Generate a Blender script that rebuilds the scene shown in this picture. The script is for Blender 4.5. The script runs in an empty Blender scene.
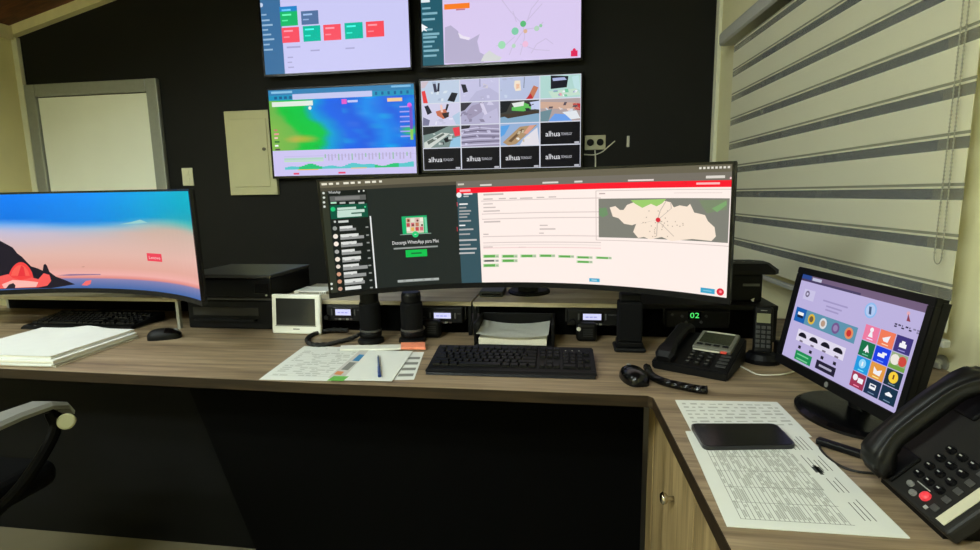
import bpy, bmesh, math, random
from mathutils import Matrix, Vector
random.seed(7)
S = bpy.context.scene
COL = S.collection
PI = math.pi

# ------------------------------------------------------------------ camera
# world: X runs along the black back wall (right), Y towards it, Z up; camera stands at X=Y=0
FPX, CX, CY = 529.5, 490.0, 275.0
PITCH, ROLL, YAW = math.radians(8.61), math.radians(.92), math.radians(8.4)
CAM = Vector((0, 0, 1.22))
_f0 = Vector((-math.sin(YAW), math.cos(YAW), 0)); _r0 = Vector((math.cos(YAW), math.sin(YAW), 0)); _z = Vector((0, 0, 1))
FW = _f0*math.cos(PITCH) - _z*math.sin(PITCH)
_u1 = _f0*math.sin(PITCH) + _z*math.cos(PITCH)
RT = _r0*math.cos(ROLL) - _u1*math.sin(ROLL)
UP = _u1*math.cos(ROLL) + _r0*math.sin(ROLL)
cd = bpy.data.cameras.new('camera'); cam = bpy.data.objects.new('camera', cd); COL.objects.link(cam)
m = Matrix.Identity(4)
for i in range(3):
    m[i][0] = RT[i]; m[i][1] = UP[i]; m[i][2] = -FW[i]; m[i][3] = CAM[i]
cam.matrix_world = m
cd.sensor_fit = 'HORIZONTAL'; cd.sensor_width = 36; cd.lens = 36*FPX/980; cd.clip_start = .02
S.camera = cam

# ------------------------------------------------------------------ world, exposure
w = bpy.data.worlds.new('world'); S.world = w; w.use_nodes = True
w.node_tree.nodes['Background'].inputs[0].default_value = (.010, .012, .016, 1)   # night outside the window
w.node_tree.nodes['Background'].inputs[1].default_value = 1
vs = S.view_settings
vs.view_transform = 'Standard'; vs.look = 'None'; vs.gamma = 1; vs.exposure = 0; vs.use_curve_mapping = False
LAMP_A, LAMP_B, LAMP_C = 72.0, 295.0, 345.0       # emission of the ceiling troffers
SCREEN = 1.0

def ray(x, y): return RT*((x-CX)/FPX) - UP*((y-CY)/FPX) + FW
def onplane(x, y, n, p):
    v = ray(x, y); n = Vector(n); return CAM + v*(((Vector(p)-CAM).dot(n))/v.dot(n))
def onz(x, y, z): return onplane(x, y, (0, 0, 1), (0, 0, z))
def ony(x, y, Y): return onplane(x, y, (0, 1, 0), (0, Y, 0))
def proj(P):
    d = P-CAM; z = d.dot(FW); return CX+FPX*d.dot(RT)/z, CY-FPX*d.dot(UP)/z

# ------------------------------------------------------------------ materials
def lin(c):
    return tuple((v/255/12.92 if v/255 <= .04045 else ((v/255+.055)/1.055)**2.4) for v in c)
MATS = {}
def mat(name, rgb, rough=.5, metal=0, noise=0, nscale=60, bump=0, spec=.5, emit=None, estr=0, coat=0):
    if name in MATS: return MATS[name]
    mt = bpy.data.materials.new(name); mt.use_nodes = True; nt = mt.node_tree; b = nt.nodes['Principled BSDF']
    c = (*lin(rgb), 1)
    b.inputs['Base Color'].default_value = c; b.inputs['Roughness'].default_value = rough; b.inputs['Metallic'].default_value = metal
    b.inputs['Specular IOR Level'].default_value = spec; b.inputs['Coat Weight'].default_value = coat
    if noise or bump:
        tc = nt.nodes.new('ShaderNodeTexCoord'); n = nt.nodes.new('ShaderNodeTexNoise')
        n.inputs['Scale'].default_value = nscale; n.inputs['Detail'].default_value = 4
        nt.links.new(tc.outputs['Object'], n.inputs['Vector'])
        if noise:
            r = nt.nodes.new('ShaderNodeValToRGB')
            r.color_ramp.elements[0].position = .3; r.color_ramp.elements[1].position = .7
            r.color_ramp.elements[0].color = tuple(v*(1-noise) for v in c[:3])+(1,)
            r.color_ramp.elements[1].color = tuple(min(1, v*(1+noise)) for v in c[:3])+(1,)
            nt.links.new(n.outputs['Fac'], r.inputs[0]); nt.links.new(r.outputs[0], b.inputs['Base Color'])
        if bump:
            bp = nt.nodes.new('ShaderNodeBump'); bp.inputs['Strength'].default_value = bump; bp.inputs['Distance'].default_value = .002
            nt.links.new(n.outputs['Fac'], bp.inputs['Height']); nt.links.new(bp.outputs[0], b.inputs['Normal'])
    if emit:
        b.inputs['Emission Color'].default_value = (*lin(emit), 1); b.inputs['Emission Strength'].default_value = estr
    MATS[name] = mt
    return mt
def wood(name, dark, mid, light, rough=.45, axis='X', scale=1.0, spec=.4):
    mt = bpy.data.materials.new(name); mt.use_nodes = True; nt = mt.node_tree; b = nt.nodes['Principled BSDF']
    tc = nt.nodes.new('ShaderNodeTexCoord'); mp = nt.nodes.new('ShaderNodeMapping')
    sc = {'X': (1.2, 22, 22), 'Y': (22, 1.2, 22), 'Z': (22, 22, 1.2)}[axis]
    mp.inputs['Scale'].default_value = tuple(s*scale for s in sc)
    n = nt.nodes.new('ShaderNodeTexNoise'); n.inputs['Scale'].default_value = 1.6; n.inputs['Detail'].default_value = 8; n.inputs['Roughness'].default_value = .62
    n2 = nt.nodes.new('ShaderNodeTexNoise'); n2.inputs['Scale'].default_value = 7; n2.inputs['Detail'].default_value = 5
    mx = nt.nodes.new('ShaderNodeMath'); mx.operation = 'MULTIPLY_ADD'; mx.inputs[1].default_value = .35
    r = nt.nodes.new('ShaderNodeValToRGB'); e = r.color_ramp.elements
    e[0].position = .42; e[0].color = (*lin(dark), 1); e[1].position = .82; e[1].color = (*lin(light), 1)
    k = e.new(.62); k.color = (*lin(mid), 1)
    L = nt.links.new
    L(tc.outputs['Object'], mp.inputs['Vector']); L(mp.outputs[0], n.inputs['Vector']); L(mp.outputs[0], n2.inputs['Vector'])
    L(n2.outputs['Fac'], mx.inputs[0]); L(n.outputs['Fac'], mx.inputs[2]); L(mx.outputs[0], r.inputs[0]); L(r.outputs[0], b.inputs['Base Color'])
    bp = nt.nodes.new('ShaderNodeBump'); bp.inputs['Strength'].default_value = .12; bp.inputs['Distance'].default_value = .001
    L(mx.outputs[0], bp.inputs['Height']); L(bp.outputs[0], b.inputs['Normal'])
    b.inputs['Roughness'].default_value = rough; b.inputs['Specular IOR Level'].default_value = spec
    return mt
def see_through(name, rgb, alpha, rough=.8):
    mt = mat(name, rgb, rough); mt.node_tree.nodes['Principled BSDF'].inputs['Alpha'].default_value = alpha
    return mt

BLK = mat('black_plastic', (8, 8, 9), .45, bump=.1, nscale=900, spec=.15)
BLK2 = mat('black_gloss', (7, 7, 8), .2, spec=.3)
BLK3 = mat('black_satin', (13, 13, 14), .5, bump=.12, nscale=700, spec=.16)
KEYM = mat('key_plastic', (10, 10, 12), .4, spec=.15)
CREAM = mat('wall_cream', (226, 221, 178), .85, noise=.03, nscale=6, bump=.08)
CREAMD = mat('wall_cream_left', (226, 216, 164), .85, noise=.04, nscale=4, bump=.08)
WBLACK = mat('wall_black', (22, 22, 20), .7, noise=.05, nscale=9, bump=.06, spec=.2)
TRIMM = mat('trim_offwhite', (224, 224, 200), .6, noise=.03, nscale=20)
BEAMM = mat('beam_cream', (232, 222, 176), .65, noise=.06, nscale=12)
DOORM = mat('door_cream', (240, 242, 228), .5, noise=.02, nscale=3)
DFRAME = mat('door_frame_grey', (150, 153, 146), .4, metal=.25, noise=.04, nscale=40)
PANELM = mat('panel_beige', (190, 187, 146), .45, noise=.02, nscale=10)
PLATEM = mat('plate_ivory', (214, 212, 180), .4)
WOODT = wood('desk_oak', (84, 69, 52), (124, 106, 82), (154, 135, 107))
WOODE = wood('desk_edge', (24, 18, 11), (36, 27, 16), (50, 38, 24), rough=.55, spec=.2)
WOODC = wood('cabinet_oak', (92, 76, 50), (134, 114, 78), (164, 142, 102), axis='Z')
WOODS = wood('shelf_oak', (120, 110, 88), (156, 144, 116), (186, 174, 144))
CEILM = wood('ceiling_brown', (58, 30, 16), (92, 50, 26), (120, 70, 38), rough=.6, axis='X', scale=.5)
FLOORM = mat('floor_beige', (124, 116, 94), .5, noise=.06, nscale=5)
PAPER = mat('paper_white', (214, 216, 210), .85, noise=.015, nscale=30)
PAPERE = mat('paper_edge', (212, 208, 190), .9, noise=.06, nscale=300)
INKG = mat('print_grey', (120, 122, 116), .9)
INKL = mat('print_light_grey', (172, 174, 166), .9)
INKD = mat('print_dark', (62, 64, 62), .9)
ALU = mat('aluminium', (186, 187, 176), .45, metal=.15, noise=.03, nscale=50)
GREYM = mat('grey_metal', (160, 160, 148), .4, metal=.4)
FABRIC = mat('blind_fabric', (238, 236, 210), .9, noise=.02, nscale=200, bump=.2)
def add_translucent(mt, rgb, fac):
    nt = mt.node_tree; out = nt.nodes['Material Output']; b = nt.nodes['Principled BSDF']
    tr = nt.nodes.new('ShaderNodeBsdfTranslucent'); tr.inputs[0].default_value = (*lin(rgb), 1); mx = nt.nodes.new('ShaderNodeMixShader'); mx.inputs[0].default_value = fac
    nt.links.new(b.outputs[0], mx.inputs[1]); nt.links.new(tr.outputs[0], mx.inputs[2]); nt.links.new(mx.outputs[0], out.inputs[0])
add_translucent(FABRIC, (230, 226, 200), .35)
SHEER = see_through('blind_sheer', (134, 136, 130), .46)
SHEER2 = see_through('blind_sheer_thin', (150, 150, 128), .8)
WHITEP = mat('white_plastic', (226, 226, 216), .35)
CABLEW = mat('cable_white', (200, 198, 180), .5)
RUBBER = mat('rubber_black', (14, 14, 14), .6)
CHROME = mat('chrome', (200, 195, 180), .15, metal=1)
LED_W = mat('lcd_white', (60, 60, 80), .3, emit=(214, 216, 255), estr=.95)
LED_G = mat('led_green', (10, 40, 10), .3, emit=(90, 255, 120), estr=1.0)
RED = mat('red_lamp', (190, 50, 60), .3, emit=(255, 70, 80), estr=.35)
LCDG = mat('lcd_grey_green', (44, 47, 34), .25)
BTN = mat('button_grey', (112, 112, 108), .45)
NIGHT = mat('window_glass', (12, 14, 16), .06, spec=.6)

# ------------------------------------------------------------------ object helpers
MW = {}
def obj(name, bm, m_, parent=None, world=False, smooth=False, loc=None):
    me = bpy.data.meshes.new(name)
    if parent is not None and world: bm.transform(MW[parent.name].inverted())
    if smooth:
        for f in bm.faces: f.smooth = True
    bm.normal_update(); bm.to_mesh(me); bm.free()
    me.materials.append(m_)
    o = bpy.data.objects.new(name, me); COL.objects.link(o)
    if parent is not None: o.parent = parent
    if loc is not None: o.location = loc
    MW[o.name] = (MW[parent.name] if parent is not None else Matrix.Identity(4)) @ Matrix.Translation(loc or (0, 0, 0))
    if smooth:
        try: me.shade_auto_smooth_by_angle
        except Exception: pass
    return o
def tag(o, label, cat=None, group=None, kind=None):
    o['label'] = label
    if cat: o['category'] = cat
    if group: o['group'] = group
    if kind: o['kind'] = kind
    return o
def thing(name, label, cat, loc=(0, 0, 0), rotz=0, group=None, kind=None, basis=None):
    o = bpy.data.objects.new(name, None); COL.objects.link(o); o.empty_display_size = .05
    mt = Matrix.Translation(loc) @ (basis if basis is not None else Matrix.Rotation(rotz, 4, 'Z'))
    o.matrix_world = mt; MW[o.name] = mt
    if kind: o['kind'] = kind; o['label'] = label
    else: tag(o, label, cat, group)
    return o
def NB(): return bmesh.new()
def bxx(bm, x0, x1, y0, y1, z0, z1, bev=0, seg=2, M=None):
    """box given by its limits, edges bevelled"""
    r = bmesh.ops.create_cube(bm, size=1)
    vs_ = r['verts']
    T = Matrix.Translation(((x0+x1)/2, (y0+y1)/2, (z0+z1)/2)) @ Matrix.Diagonal((abs(x1-x0), abs(y1-y0), abs(z1-z0), 1))
    bmesh.ops.transform(bm, matrix=T, verts=vs_)
    if bev:
        es = list({e for v in vs_ for e in v.link_edges})
        r2 = bmesh.ops.bevel(bm, geom=es, offset=min(bev, .49*min(abs(x1-x0), abs(y1-y0), abs(z1-z0))), segments=seg, affect='EDGES', profile=.5)
        vs_ = list({v for f in r2['faces'] for v in f.verts} | {v for v in vs_ if v.is_valid})
    if M is not None: bmesh.ops.transform(bm, matrix=M, verts=vs_)
    return bm
def box(name, lim, m_, parent=None, bev=.002, M=None, world=False, seg=2, loc=None):
    bm = NB(); bxx(bm, *lim, bev, seg, M); return obj(name, bm, m_, parent, world, loc=loc)
def cyl(bm, p0, p1, r0, r1=None, n=20, cap=True):
    p0, p1 = Vector(p0), Vector(p1); r1 = r0 if r1 is None else r1; d = (p1-p0)
    T = Matrix.Translation((p0+p1)/2) @ d.to_track_quat('Z', 'Y').to_matrix().to_4x4()
    bmesh.ops.create_cone(bm, cap_ends=cap, segments=n, radius1=r0, radius2=r1, depth=d.length, matrix=T); return bm
def lathe(bm, prof, n=24, M=None, sx=1, sy=1):
    rings = []
    for r, z in prof:
        rings.append([bm.verts.new((r*sx*math.cos(2*PI*i/n), r*sy*math.sin(2*PI*i/n), z)) for i in range(n)])
    for a, b in zip(rings, rings[1:]):
        for i in range(n): bm.faces.new((a[i], a[(i+1) % n], b[(i+1) % n], b[i]))
    bm.faces.new(rings[0][::-1]); bm.faces.new(rings[-1])
    if M is not None: bmesh.ops.transform(bm, matrix=M, verts=[v for r in rings for v in r])
    return bm
def smooth_path(pts, n=8):
    pts = [Vector(p) for p in pts]; out = []
    P = [pts[0]*2-pts[1]]+pts+[pts[-1]*2-pts[-2]]
    for i in range(1, len(P)-2):
        for k in range(n):
            t = k/n; a, b, c, d = P[i-1], P[i], P[i+1], P[i+2]
            out.append(.5*((2*b)+(c-a)*t+(2*a-5*b+4*c-d)*t*t+(3*b-3*c+d-a)*t**3))
    out.append(pts[-1]); return out
def tube(bm, pts, r, n=8, closed=False):
    pts = [Vector(p) for p in pts]; rings = []; prev = None; N = len(pts)
    for i, p in enumerate(pts):
        if closed: t = pts[(i+1) % N]-pts[i-1]
        else: t = pts[min(i+1, N-1)]-pts[max(i-1, 0)]
        t.normalize()
        a = prev-t*prev.dot(t) if prev is not None else t.orthogonal()
        if a.length < 1e-6: a = t.orthogonal()
        a.normalize(); prev = a; b = t.cross(a); rr = r[i] if isinstance(r, (list, tuple)) else r
        rings.append([bm.verts.new(p+(a*math.cos(2*PI*k/n)+b*math.sin(2*PI*k/n))*rr) for k in range(n)])
    pr = list(zip(rings, rings[1:]))+([(rings[-1], rings[0])] if closed else [])
    for A, B in pr:
        for k in range(n): bm.faces.new((A[k], A[(k+1) % n], B[(k+1) % n], B[k]))
    if not closed: bm.faces.new(rings[0][::-1]); bm.faces.new(rings[-1])
    return bm
def prism(bm, poly, axis, a, b):
    """polygon (2-D points) extruded from a to b along axis x/y/z"""
    def P(p, t):
        return {'x': (t, p[0], p[1]), 'y': (p[0], t, p[1]), 'z': (p[0], p[1], t)}[axis]
    A = [bm.verts.new(P(p, a)) for p in poly]; B = [bm.verts.new(P(p, b)) for p in poly]
    n = len(poly); bm.faces.new(A); bm.faces.new(B[::-1])
    for i in range(n): bm.faces.new((A[i], B[i], B[(i+1) % n], A[(i+1) % n]))
    bmesh.ops.recalc_face_normals(bm, faces=bm.faces); return bm
def poly_obj(name, poly, axis, a, b, m_, parent=None, bev=0, world=False):
    bm = prism(NB(), poly, axis, a, b)
    if bev: bmesh.ops.bevel(bm, geom=bm.edges[:], offset=bev, segments=2, affect='EDGES')
    return obj(name, bm, m_, parent, world)
def copy_part(o, parent, loc=None, rot=None):
    c = o.copy(); COL.objects.link(c); c.parent = parent
    if loc is not None: c.location = loc
    if rot is not None: c.rotation_euler = rot
    MW[c.name] = MW[parent.name] @ Matrix.Translation(c.location)
    return c
def dup(root, loc, label, rotz=None):
    r = root.copy(); COL.objects.link(r); r.location = loc; r['label'] = label
    if rotz is not None: r.rotation_euler = (0, 0, rotz)
    MW[r.name] = Matrix.Translation(loc) @ Matrix.Rotation(rotz or 0, 4, 'Z')
    for ch in list(root.children):
        c = ch.copy(); COL.objects.link(c); c.parent = r
        for g in list(ch.children):
            d = g.copy(); COL.objects.link(d); d.parent = c
    return r

# ------------------------------------------------------------------ text as triangles
FONTCACHE = {}
def text_mesh(s):
    if s in FONTCACHE: return FONTCACHE[s]
    cu = bpy.data.curves.new('lettering', 'FONT'); cu.body = s; cu.resolution_u = 2; cu.fill_mode = 'FRONT'
    o = bpy.data.objects.new('lettering', cu); COL.objects.link(o)
    dg = bpy.context.evaluated_depsgraph_get(); me = o.evaluated_get(dg).to_mesh()
    vsx = [(v.co.x, v.co.y) for v in me.vertices]; fs = [list(p.vertices) for p in me.polygons]
    o.evaluated_get(dg).to_mesh_clear()
    bpy.data.objects.remove(o); bpy.data.curves.remove(cu)
    x0 = min(v[0] for v in vsx); x1 = max(v[0] for v in vsx); y1 = max(v[1] for v in vsx)
    y0 = min(0, min(v[1] for v in vsx))
    vsx = [((x-x0)/(x1-x0), (y-y0)/(y1-y0)) for x, y in vsx]
    FONTCACHE[s] = (vsx, fs); return FONTCACHE[s]

# ------------------------------------------------------------------ lit displays
DISPM = bpy.data.materials.new('lit_display'); DISPM.use_nodes = True
_nt = DISPM.node_tree; _b = _nt.nodes['Principled BSDF']; _a = _nt.nodes.new('ShaderNodeAttribute'); _a.attribute_name = 'Col'
_b.inputs['Base Color'].default_value = (.003, .003, .003, 1); _b.inputs['Roughness'].default_value = .3; _b.inputs['Specular IOR Level'].default_value = .08
_nt.links.new(_a.outputs['Color'], _b.inputs['Emission Color']); _b.inputs['Emission Strength'].default_value = SCREEN

class Panel:
    """a display surface of width W, height H, bent to radius R; p = bottom centre, yaw, tilt, roll"""
    def __init__(s, c, yaw, tilt, roll, R, W, H):
        s.c = Vector(c); s.R, s.W, s.H = R, W, H
        s.M = Matrix.Rotation(yaw, 3, 'Z') @ Matrix.Rotation(-tilt, 3, 'X') @ Matrix.Rotation(-roll, 3, 'Y')
        s.V, s.F, s.C = [], [], []
    def at(s, u, v, d=0):
        """u 0..1 left to right, v 0..1 top to bottom, d metres behind the glass -> world"""
        x = (u-.5)*s.W; z = (1-v)*s.H
        if s.R: a = x/s.R; l = Vector(((s.R+d)*math.sin(a), -s.R+(s.R+d)*math.cos(a), z))
        else: l = Vector((x, d, z))
        return s.c + s.M @ l
    def uv(s, px, py):
        u, v = .5, .5
        for _ in range(25):
            x, y = proj(s.at(u, v)); ex, ey = px-x, py-y
            if abs(ex)+abs(ey) < 1e-4: break
            h = 1e-4; a = proj(s.at(u+h, v)); b = proj(s.at(u, v+h))
            j = ((a[0]-x)/h, (b[0]-x)/h, (a[1]-y)/h, (b[1]-y)/h); det = j[0]*j[3]-j[1]*j[2]
            u += (ex*j[3]-ey*j[1])/det; v += (ey*j[0]-ex*j[2])/det
        return u, v
    def face(s, uvs, cols, z):
        if s.R and not isinstance(cols[0], (tuple, list)) and max(u for u, _ in uvs)-min(u for u, _ in uvs) > .034:
            n = 40; i0 = math.floor(min(u for u, _ in uvs)*n); i1 = math.ceil(max(u for u, _ in uvs)*n)
            def clip(poly, lim, sg):
                out = []
                for p, q_ in zip(poly, poly[1:]+poly[:1]):
                    a, b = sg*(p[0]-lim) >= 0, sg*(q_[0]-lim) >= 0
                    if a: out.append(p)
                    if a != b: k = (lim-p[0])/(q_[0]-p[0]); out.append((lim, p[1]+(q_[1]-p[1])*k))
                return out
            for i in range(i0, i1):
                c = clip(list(uvs), i/n, 1); c = clip(c, (i+1)/n, -1) if len(c) > 2 else c
                if len(c) > 2: s.face(c, cols, z)
            return
        k = len(s.V)
        s.V += [s.at(max(0, min(1, u)), max(0, min(1, v)), -.0006-.00012*z) for u, v in uvs]
        s.F.append(list(range(k, k+len(uvs)))); s.C.append(cols if isinstance(cols[0], (tuple, list)) else [cols]*len(uvs))
    def ruv(s, u0, v0, u1, v1, c, z=1, c2=None):
        """rectangle in uv; c2 = colour at its lower edge"""
        n = max(1, math.ceil(abs(u1-u0)*40)) if s.R else 1; c2 = c2 or c
        for i in range(n):
            a, b = u0+(u1-u0)*i/n, u0+(u1-u0)*(i+1)/n
            s.face([(a, v0), (a, v1), (b, v1), (b, v0)], [c, c2, c2, c], z)
    def rect(s, x0, y0, x1, y1, c, z=1, c2=None):
        u0, v0 = s.uv(x0, y0); u1, v1 = s.uv(x1, y1); s.ruv(u0, v0, u1, v1, c, z, c2)
    def poly(s, pts, c, z=1): s.face([s.uv(*p) for p in pts], c, z)
    def polyuv(s, pts, c, z=1): s.face(pts, c, z)
    def disc(s, x, y, r, c, z=1, n=14):
        u, v = s.uv(x, y); u2, _ = s.uv(x+r, y); du = abs(u2-u); dv = du*s.W/s.H
        s.face([(u+du*math.cos(2*PI*i/n), v-dv*math.sin(2*PI*i/n)) for i in range(n)], c, z)
    def discuv(s, u, v, du, c, z=1, n=14):
        dv = du*s.W/s.H; s.face([(u+du*math.cos(2*PI*i/n), v-dv*math.sin(2*PI*i/n)) for i in range(n)], c, z)
    def text(s, t, x0, y0, x1, y1, c, z=3):
        """lettering filling the box whose top-left pixel is x0,y0 and bottom-right x1,y1"""
        u0, v0 = s.uv(x0, y0); u1, v1 = s.uv(x1, y1); s.textuv(t, u0, v0, u1, v1, c, z)
    def textuv(s, t, u0, v0, u1, v1, c, z=3):
        vsx, fs = text_mesh(t); P = [(u0+(u1-u0)*x, v1+(v0-v1)*y) for x, y in vsx]
        for f in fs: s.face([P[i] for i in f], c, z)
    def build(s, name, parent):
        inv = MW[parent.name].inverted()
        me = bpy.data.meshes.new(name); me.from_pydata([inv @ v for v in s.V], [], s.F); me.update()
        at = me.color_attributes.new('Col', 'FLOAT_COLOR', 'CORNER')
        flat = []
        for c in s.C:
            for q in c: flat += [*lin(q[:3]), 1.0]
        at.data.foreach_set('color', flat)
        me.materials.append(DISPM); o = bpy.data.objects.new(name, me); COL.objects.link(o); o.parent = parent; return o
    def slab(s, name, u0, v0, u1, v1, d0, d1, m_, parent, n=None, bev=0):
        """solid that follows the panel: metres beyond the display's edges given as u,v fractions"""
        n = n or (28 if s.R else 1); bm = NB(); A = []
        for i in range(n+1):
            u = u0+(u1-u0)*i/n
            A.append([bm.verts.new(s.at(u, v, d)) for v, d in ((v0, d0), (v1, d0), (v1, d1), (v0, d1))])
        for a, b in zip(A, A[1:]):
            for k in range(4): bm.faces.new((a[k], a[(k+1) % 4], b[(k+1) % 4], b[k]))
        bm.faces.new(A[0][::-1]); bm.faces.new(A[-1]); bmesh.ops.recalc_face_normals(bm, faces=bm.faces)
        if bev:
            es = [e for e in bm.edges if len(e.link_faces) == 2 and e.calc_face_angle(0) > .6]
            bmesh.ops.bevel(bm, geom=es, offset=bev, segments=2, affect='EDGES')
        return obj(name, bm, m_, parent, world=True)

# ================================================================== the room
WY = 3.45                                    # back wall
LX = -3.90                                   # left wall
SL = .24                                     # ceiling slope along X
def ceil_z(x): return 2.436 + SL*(x-LX)
def struct(o, label):
    o['kind'] = 'structure'; o['label'] = label; return o
struct(box('floor', (-4.1, 1.5, -2.8, 3.6, -.06, 0), FLOORM, bev=0), 'beige office floor')
struct(poly_obj('wall_back', [(-4.0, 0), (1.1, 0), (1.1, ceil_z(1.1)), (-4.0, ceil_z(-4.0))], 'y', WY, WY+.1, WBLACK), 'matt black painted back wall')
struct(poly_obj('wall_left', [(-2.8, 0), (WY, 0), (WY, ceil_z(LX)), (-2.8, ceil_z(LX))], 'x', LX-.1, LX, CREAMD), 'ochre cream left wall')
struct(poly_obj('wall_rear', [(-4.0, 0), (1.4, 0), (1.4, ceil_z(1.4)), (-4.0, ceil_z(-4.0))], 'y', -2.8, -2.7, CREAM), 'cream wall behind the desk operator')
struct(poly_obj('ceiling', [(-4.0, ceil_z(-4.0)), (1.5, ceil_z(1.5)), (1.5, ceil_z(1.5)+.06), (-4.0, ceil_z(-4.0)+.06)], 'y', -2.8, WY+.1, CEILM), 'sloping dark brown timber ceiling')
# beam where ceiling and back wall meet, and corner trims
def zb(x): return ceil_z(x)-.065
struct(poly_obj('trim_1', [(LX, zb(LX)), (.9, zb(.9)), (.9, ceil_z(.9)), (LX, ceil_z(LX))], 'y', WY-.05, WY, BEAMM), 'cream beam along the top of the black wall')
struct(box('trim_2', (LX, LX+.045, WY-.03, WY, 0, zb(LX)), TRIMM, bev=.003), 'off-white corner trim beside the door')
struct(box('trim_3', (LX, LX+.05, -2.7, WY-.05, ceil_z(LX)-.09, ceil_z(LX)), BEAMM, bev=.003), 'cream beam along the top of the left wall')

# right wall, a little out of square with the back wall
TH = math.radians(3.2)
RP = ony(716, 100, WY); RP.z = 0
RWM = Matrix(((math.sin(TH), math.cos(TH), 0, RP.x), (-math.cos(TH), math.sin(TH), 0, RP.y), (0, 0, 1, 0), (0, 0, 0, 1)))   # x along the wall to the camera, y outward
T0, T1, Z0, Z1 = .52, 1.86, .86, 1.985       # window opening
bm = NB()
for lim in ((-.15, T0, 0, .14, 0, 3.75), (T1, 6.3, 0, .14, 0, 3.75), (T0, T1, 0, .14, 0, Z0), (T0, T1, 0, .14, Z1, 3.75)): bxx(bm, *lim)
bm.transform(RWM); struct(obj('wall_right', bm, CREAM), 'cream wall with the window')
bm = NB(); bxx(bm, -.0, .055, -.022, 0, 0, 3.45, .004); bm.transform(RWM)
struct(obj('trim_4', bm, TRIMM), 'off-white corner trim at the window wall')
win = thing('window_1', 'dark night window behind the striped blind', None, loc=RWM.translation, basis=RWM.to_3x3().to_4x4(), kind='structure')
for nm, lim in (('frame', (T0, T1, .05, .1, Z0, Z0+.05)), ('frame', (T0, T1, .05, .1, Z1-.05, Z1)), ('frame', (T0, T0+.05, .05, .1, Z0, Z1)),
                ('frame', (T1-.05, T1, .05, .1, Z0, Z1)), ('frame', (1.13, 1.18, .05, .1, Z0, Z1))):
    box(nm, lim, mat('window_frame_dark', (60, 58, 50), .4), win, .004)
box('glass', (T0+.03, T1-.03, .072, .078, Z0+.03, Z1-.03), NIGHT, win, 0)
for nm, lim in (('casing', (T1, T1+.05, -.012, 0, Z0-.05, Z1+.05)), ('casing', (T0-.05, T0, -.012, 0, Z0-.05, Z1+.05)), ('sill', (T0-.05, T1+.05, -.02, .05, Z0-.03, Z0))):
    box(nm, lim, mat('casing_cream', (222, 212, 160), .6), win, .003)

# door in the black wall
d0 = ony(27.9, 86, WY); d1 = ony(158.3, 79, WY)
DX0, DX1, DZ = -3.846, -2.795, 2.047
door = thing('door_1', 'cream flush door in a grey metal frame', None, loc=(DX0, WY, 0), kind='structure')
fwid = .085
for lim in ((DX0, DX0+fwid, WY-.035, WY, 0, DZ), (DX1-fwid, DX1, WY-.035, WY, 0, DZ), (DX0+fwid, DX1-fwid, WY-.035, WY, DZ-fwid, DZ)):
    box('frame', lim, DFRAME, door, .006, world=True)
box('leaf', (DX0+fwid+.004, DX1-fwid-.004, WY-.018, WY, .005, DZ-fwid-.006), DOORM, door, .003, world=True)
bm = cyl(NB(), (DX1-fwid-.07, WY-.018, 1.0), (DX1-fwid-.07, WY-.07, 1.0), .012); cyl(bm, (DX1-fwid-.07, WY-.065, 1.0), (DX1-fwid-.19, WY-.065, 1.0), .01)
obj('handle', bm, GREYM, door, world=True)

# electrical panel, switch, sockets on the black wall
def wallrect(x0, y0, x1, y1, Y):
    a = ony(x0, y0, Y); b = ony(x1, y1, Y); return a.x, b.x, b.z, a.z
ep = thing('electrical_panel', 'beige electrical panel box on the black wall beside the weather map screen', 'panel', loc=(-2.14, WY, 1.245))
px0, px1, pz0, pz1 = -2.315, -1.965, 1.245, 1.808
box('box_frame', (px0, px1, WY-.03, WY, pz0, pz1), PANELM, ep, .004, world=True)
dr = box('door', (px0+.045, px1-.045, WY-.036, WY-.03, pz0+.055, pz1-.055), PANELM, ep, .002, world=True)
bm = cyl(NB(), (px1-.07, WY-.036, 1.55), (px1-.07, WY-.044, 1.55), .011); obj('lock', bm, mat('lock_dark', (70, 66, 46), .4), dr, world=True)
sw = thing('light_switch', 'small ivory light switch plate between door and panel box', 'switch', loc=(-2.648, WY, 1.378))
box('plate', (-2.69, -2.607, WY-.008, WY, 1.317, 1.44), PLATEM, sw, .003, world=True)
for z in (1.352, 1.405): box('rocker', (-2.665, -2.632, WY-.013, WY-.008, z-.018, z+.018), PLATEM, sw, .002, world=True)
so = thing('wall_socket', 'double wall socket plate with white cable on the black wall', 'socket', loc=(.166, WY, 1.53))
pl = box('plate', (.103, .231, WY-.01, WY, 1.487, 1.576), mat('socket_ivory', (170, 168, 140), .45), so, .004, world=True)
for x in (.137, .197):
    bm = lathe(NB(), ((.0, 0), (.021, 0), (.021, .006), (.016, .011), (0, .011)), 20, Matrix.Translation((x, WY-.01, 1.532)) @ Matrix.Rotation(PI/2, 4, 'X'))
    obj('outlet', bm, BLK, so, world=True)
P3 = lambda x, y: ony(x, y, WY-.012)
obj('cable', tube(NB(), smooth_path([P3(584, 154.5), P3(594, 154.8), P3(602, 152), P3(608, 147), P3(615, 141)]), .0035), CABLEW, so, world=True)
obj('cable', tube(NB(), smooth_path([P3(595, 150), P3(595.5, 160), P3(595.2, 176)]), .004), CABLEW, so, world=True)
bm = NB(); a = ony(626.8, 136, WY); b = ony(629.3, 147, WY); bxx(bm, a.x, b.x, WY-.006, WY, b.z, a.z, .002)
tag(obj('cable_clip', bm, CABLEW), 'narrow pale cable clip on the black wall right of the sockets', 'clip')
lat = thing('wall_latch', 'small grey metal latch low on the window wall', 'latch', loc=RWM @ Vector((1.949, 0, .762)), basis=RWM.to_3x3().to_4x4())
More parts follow.
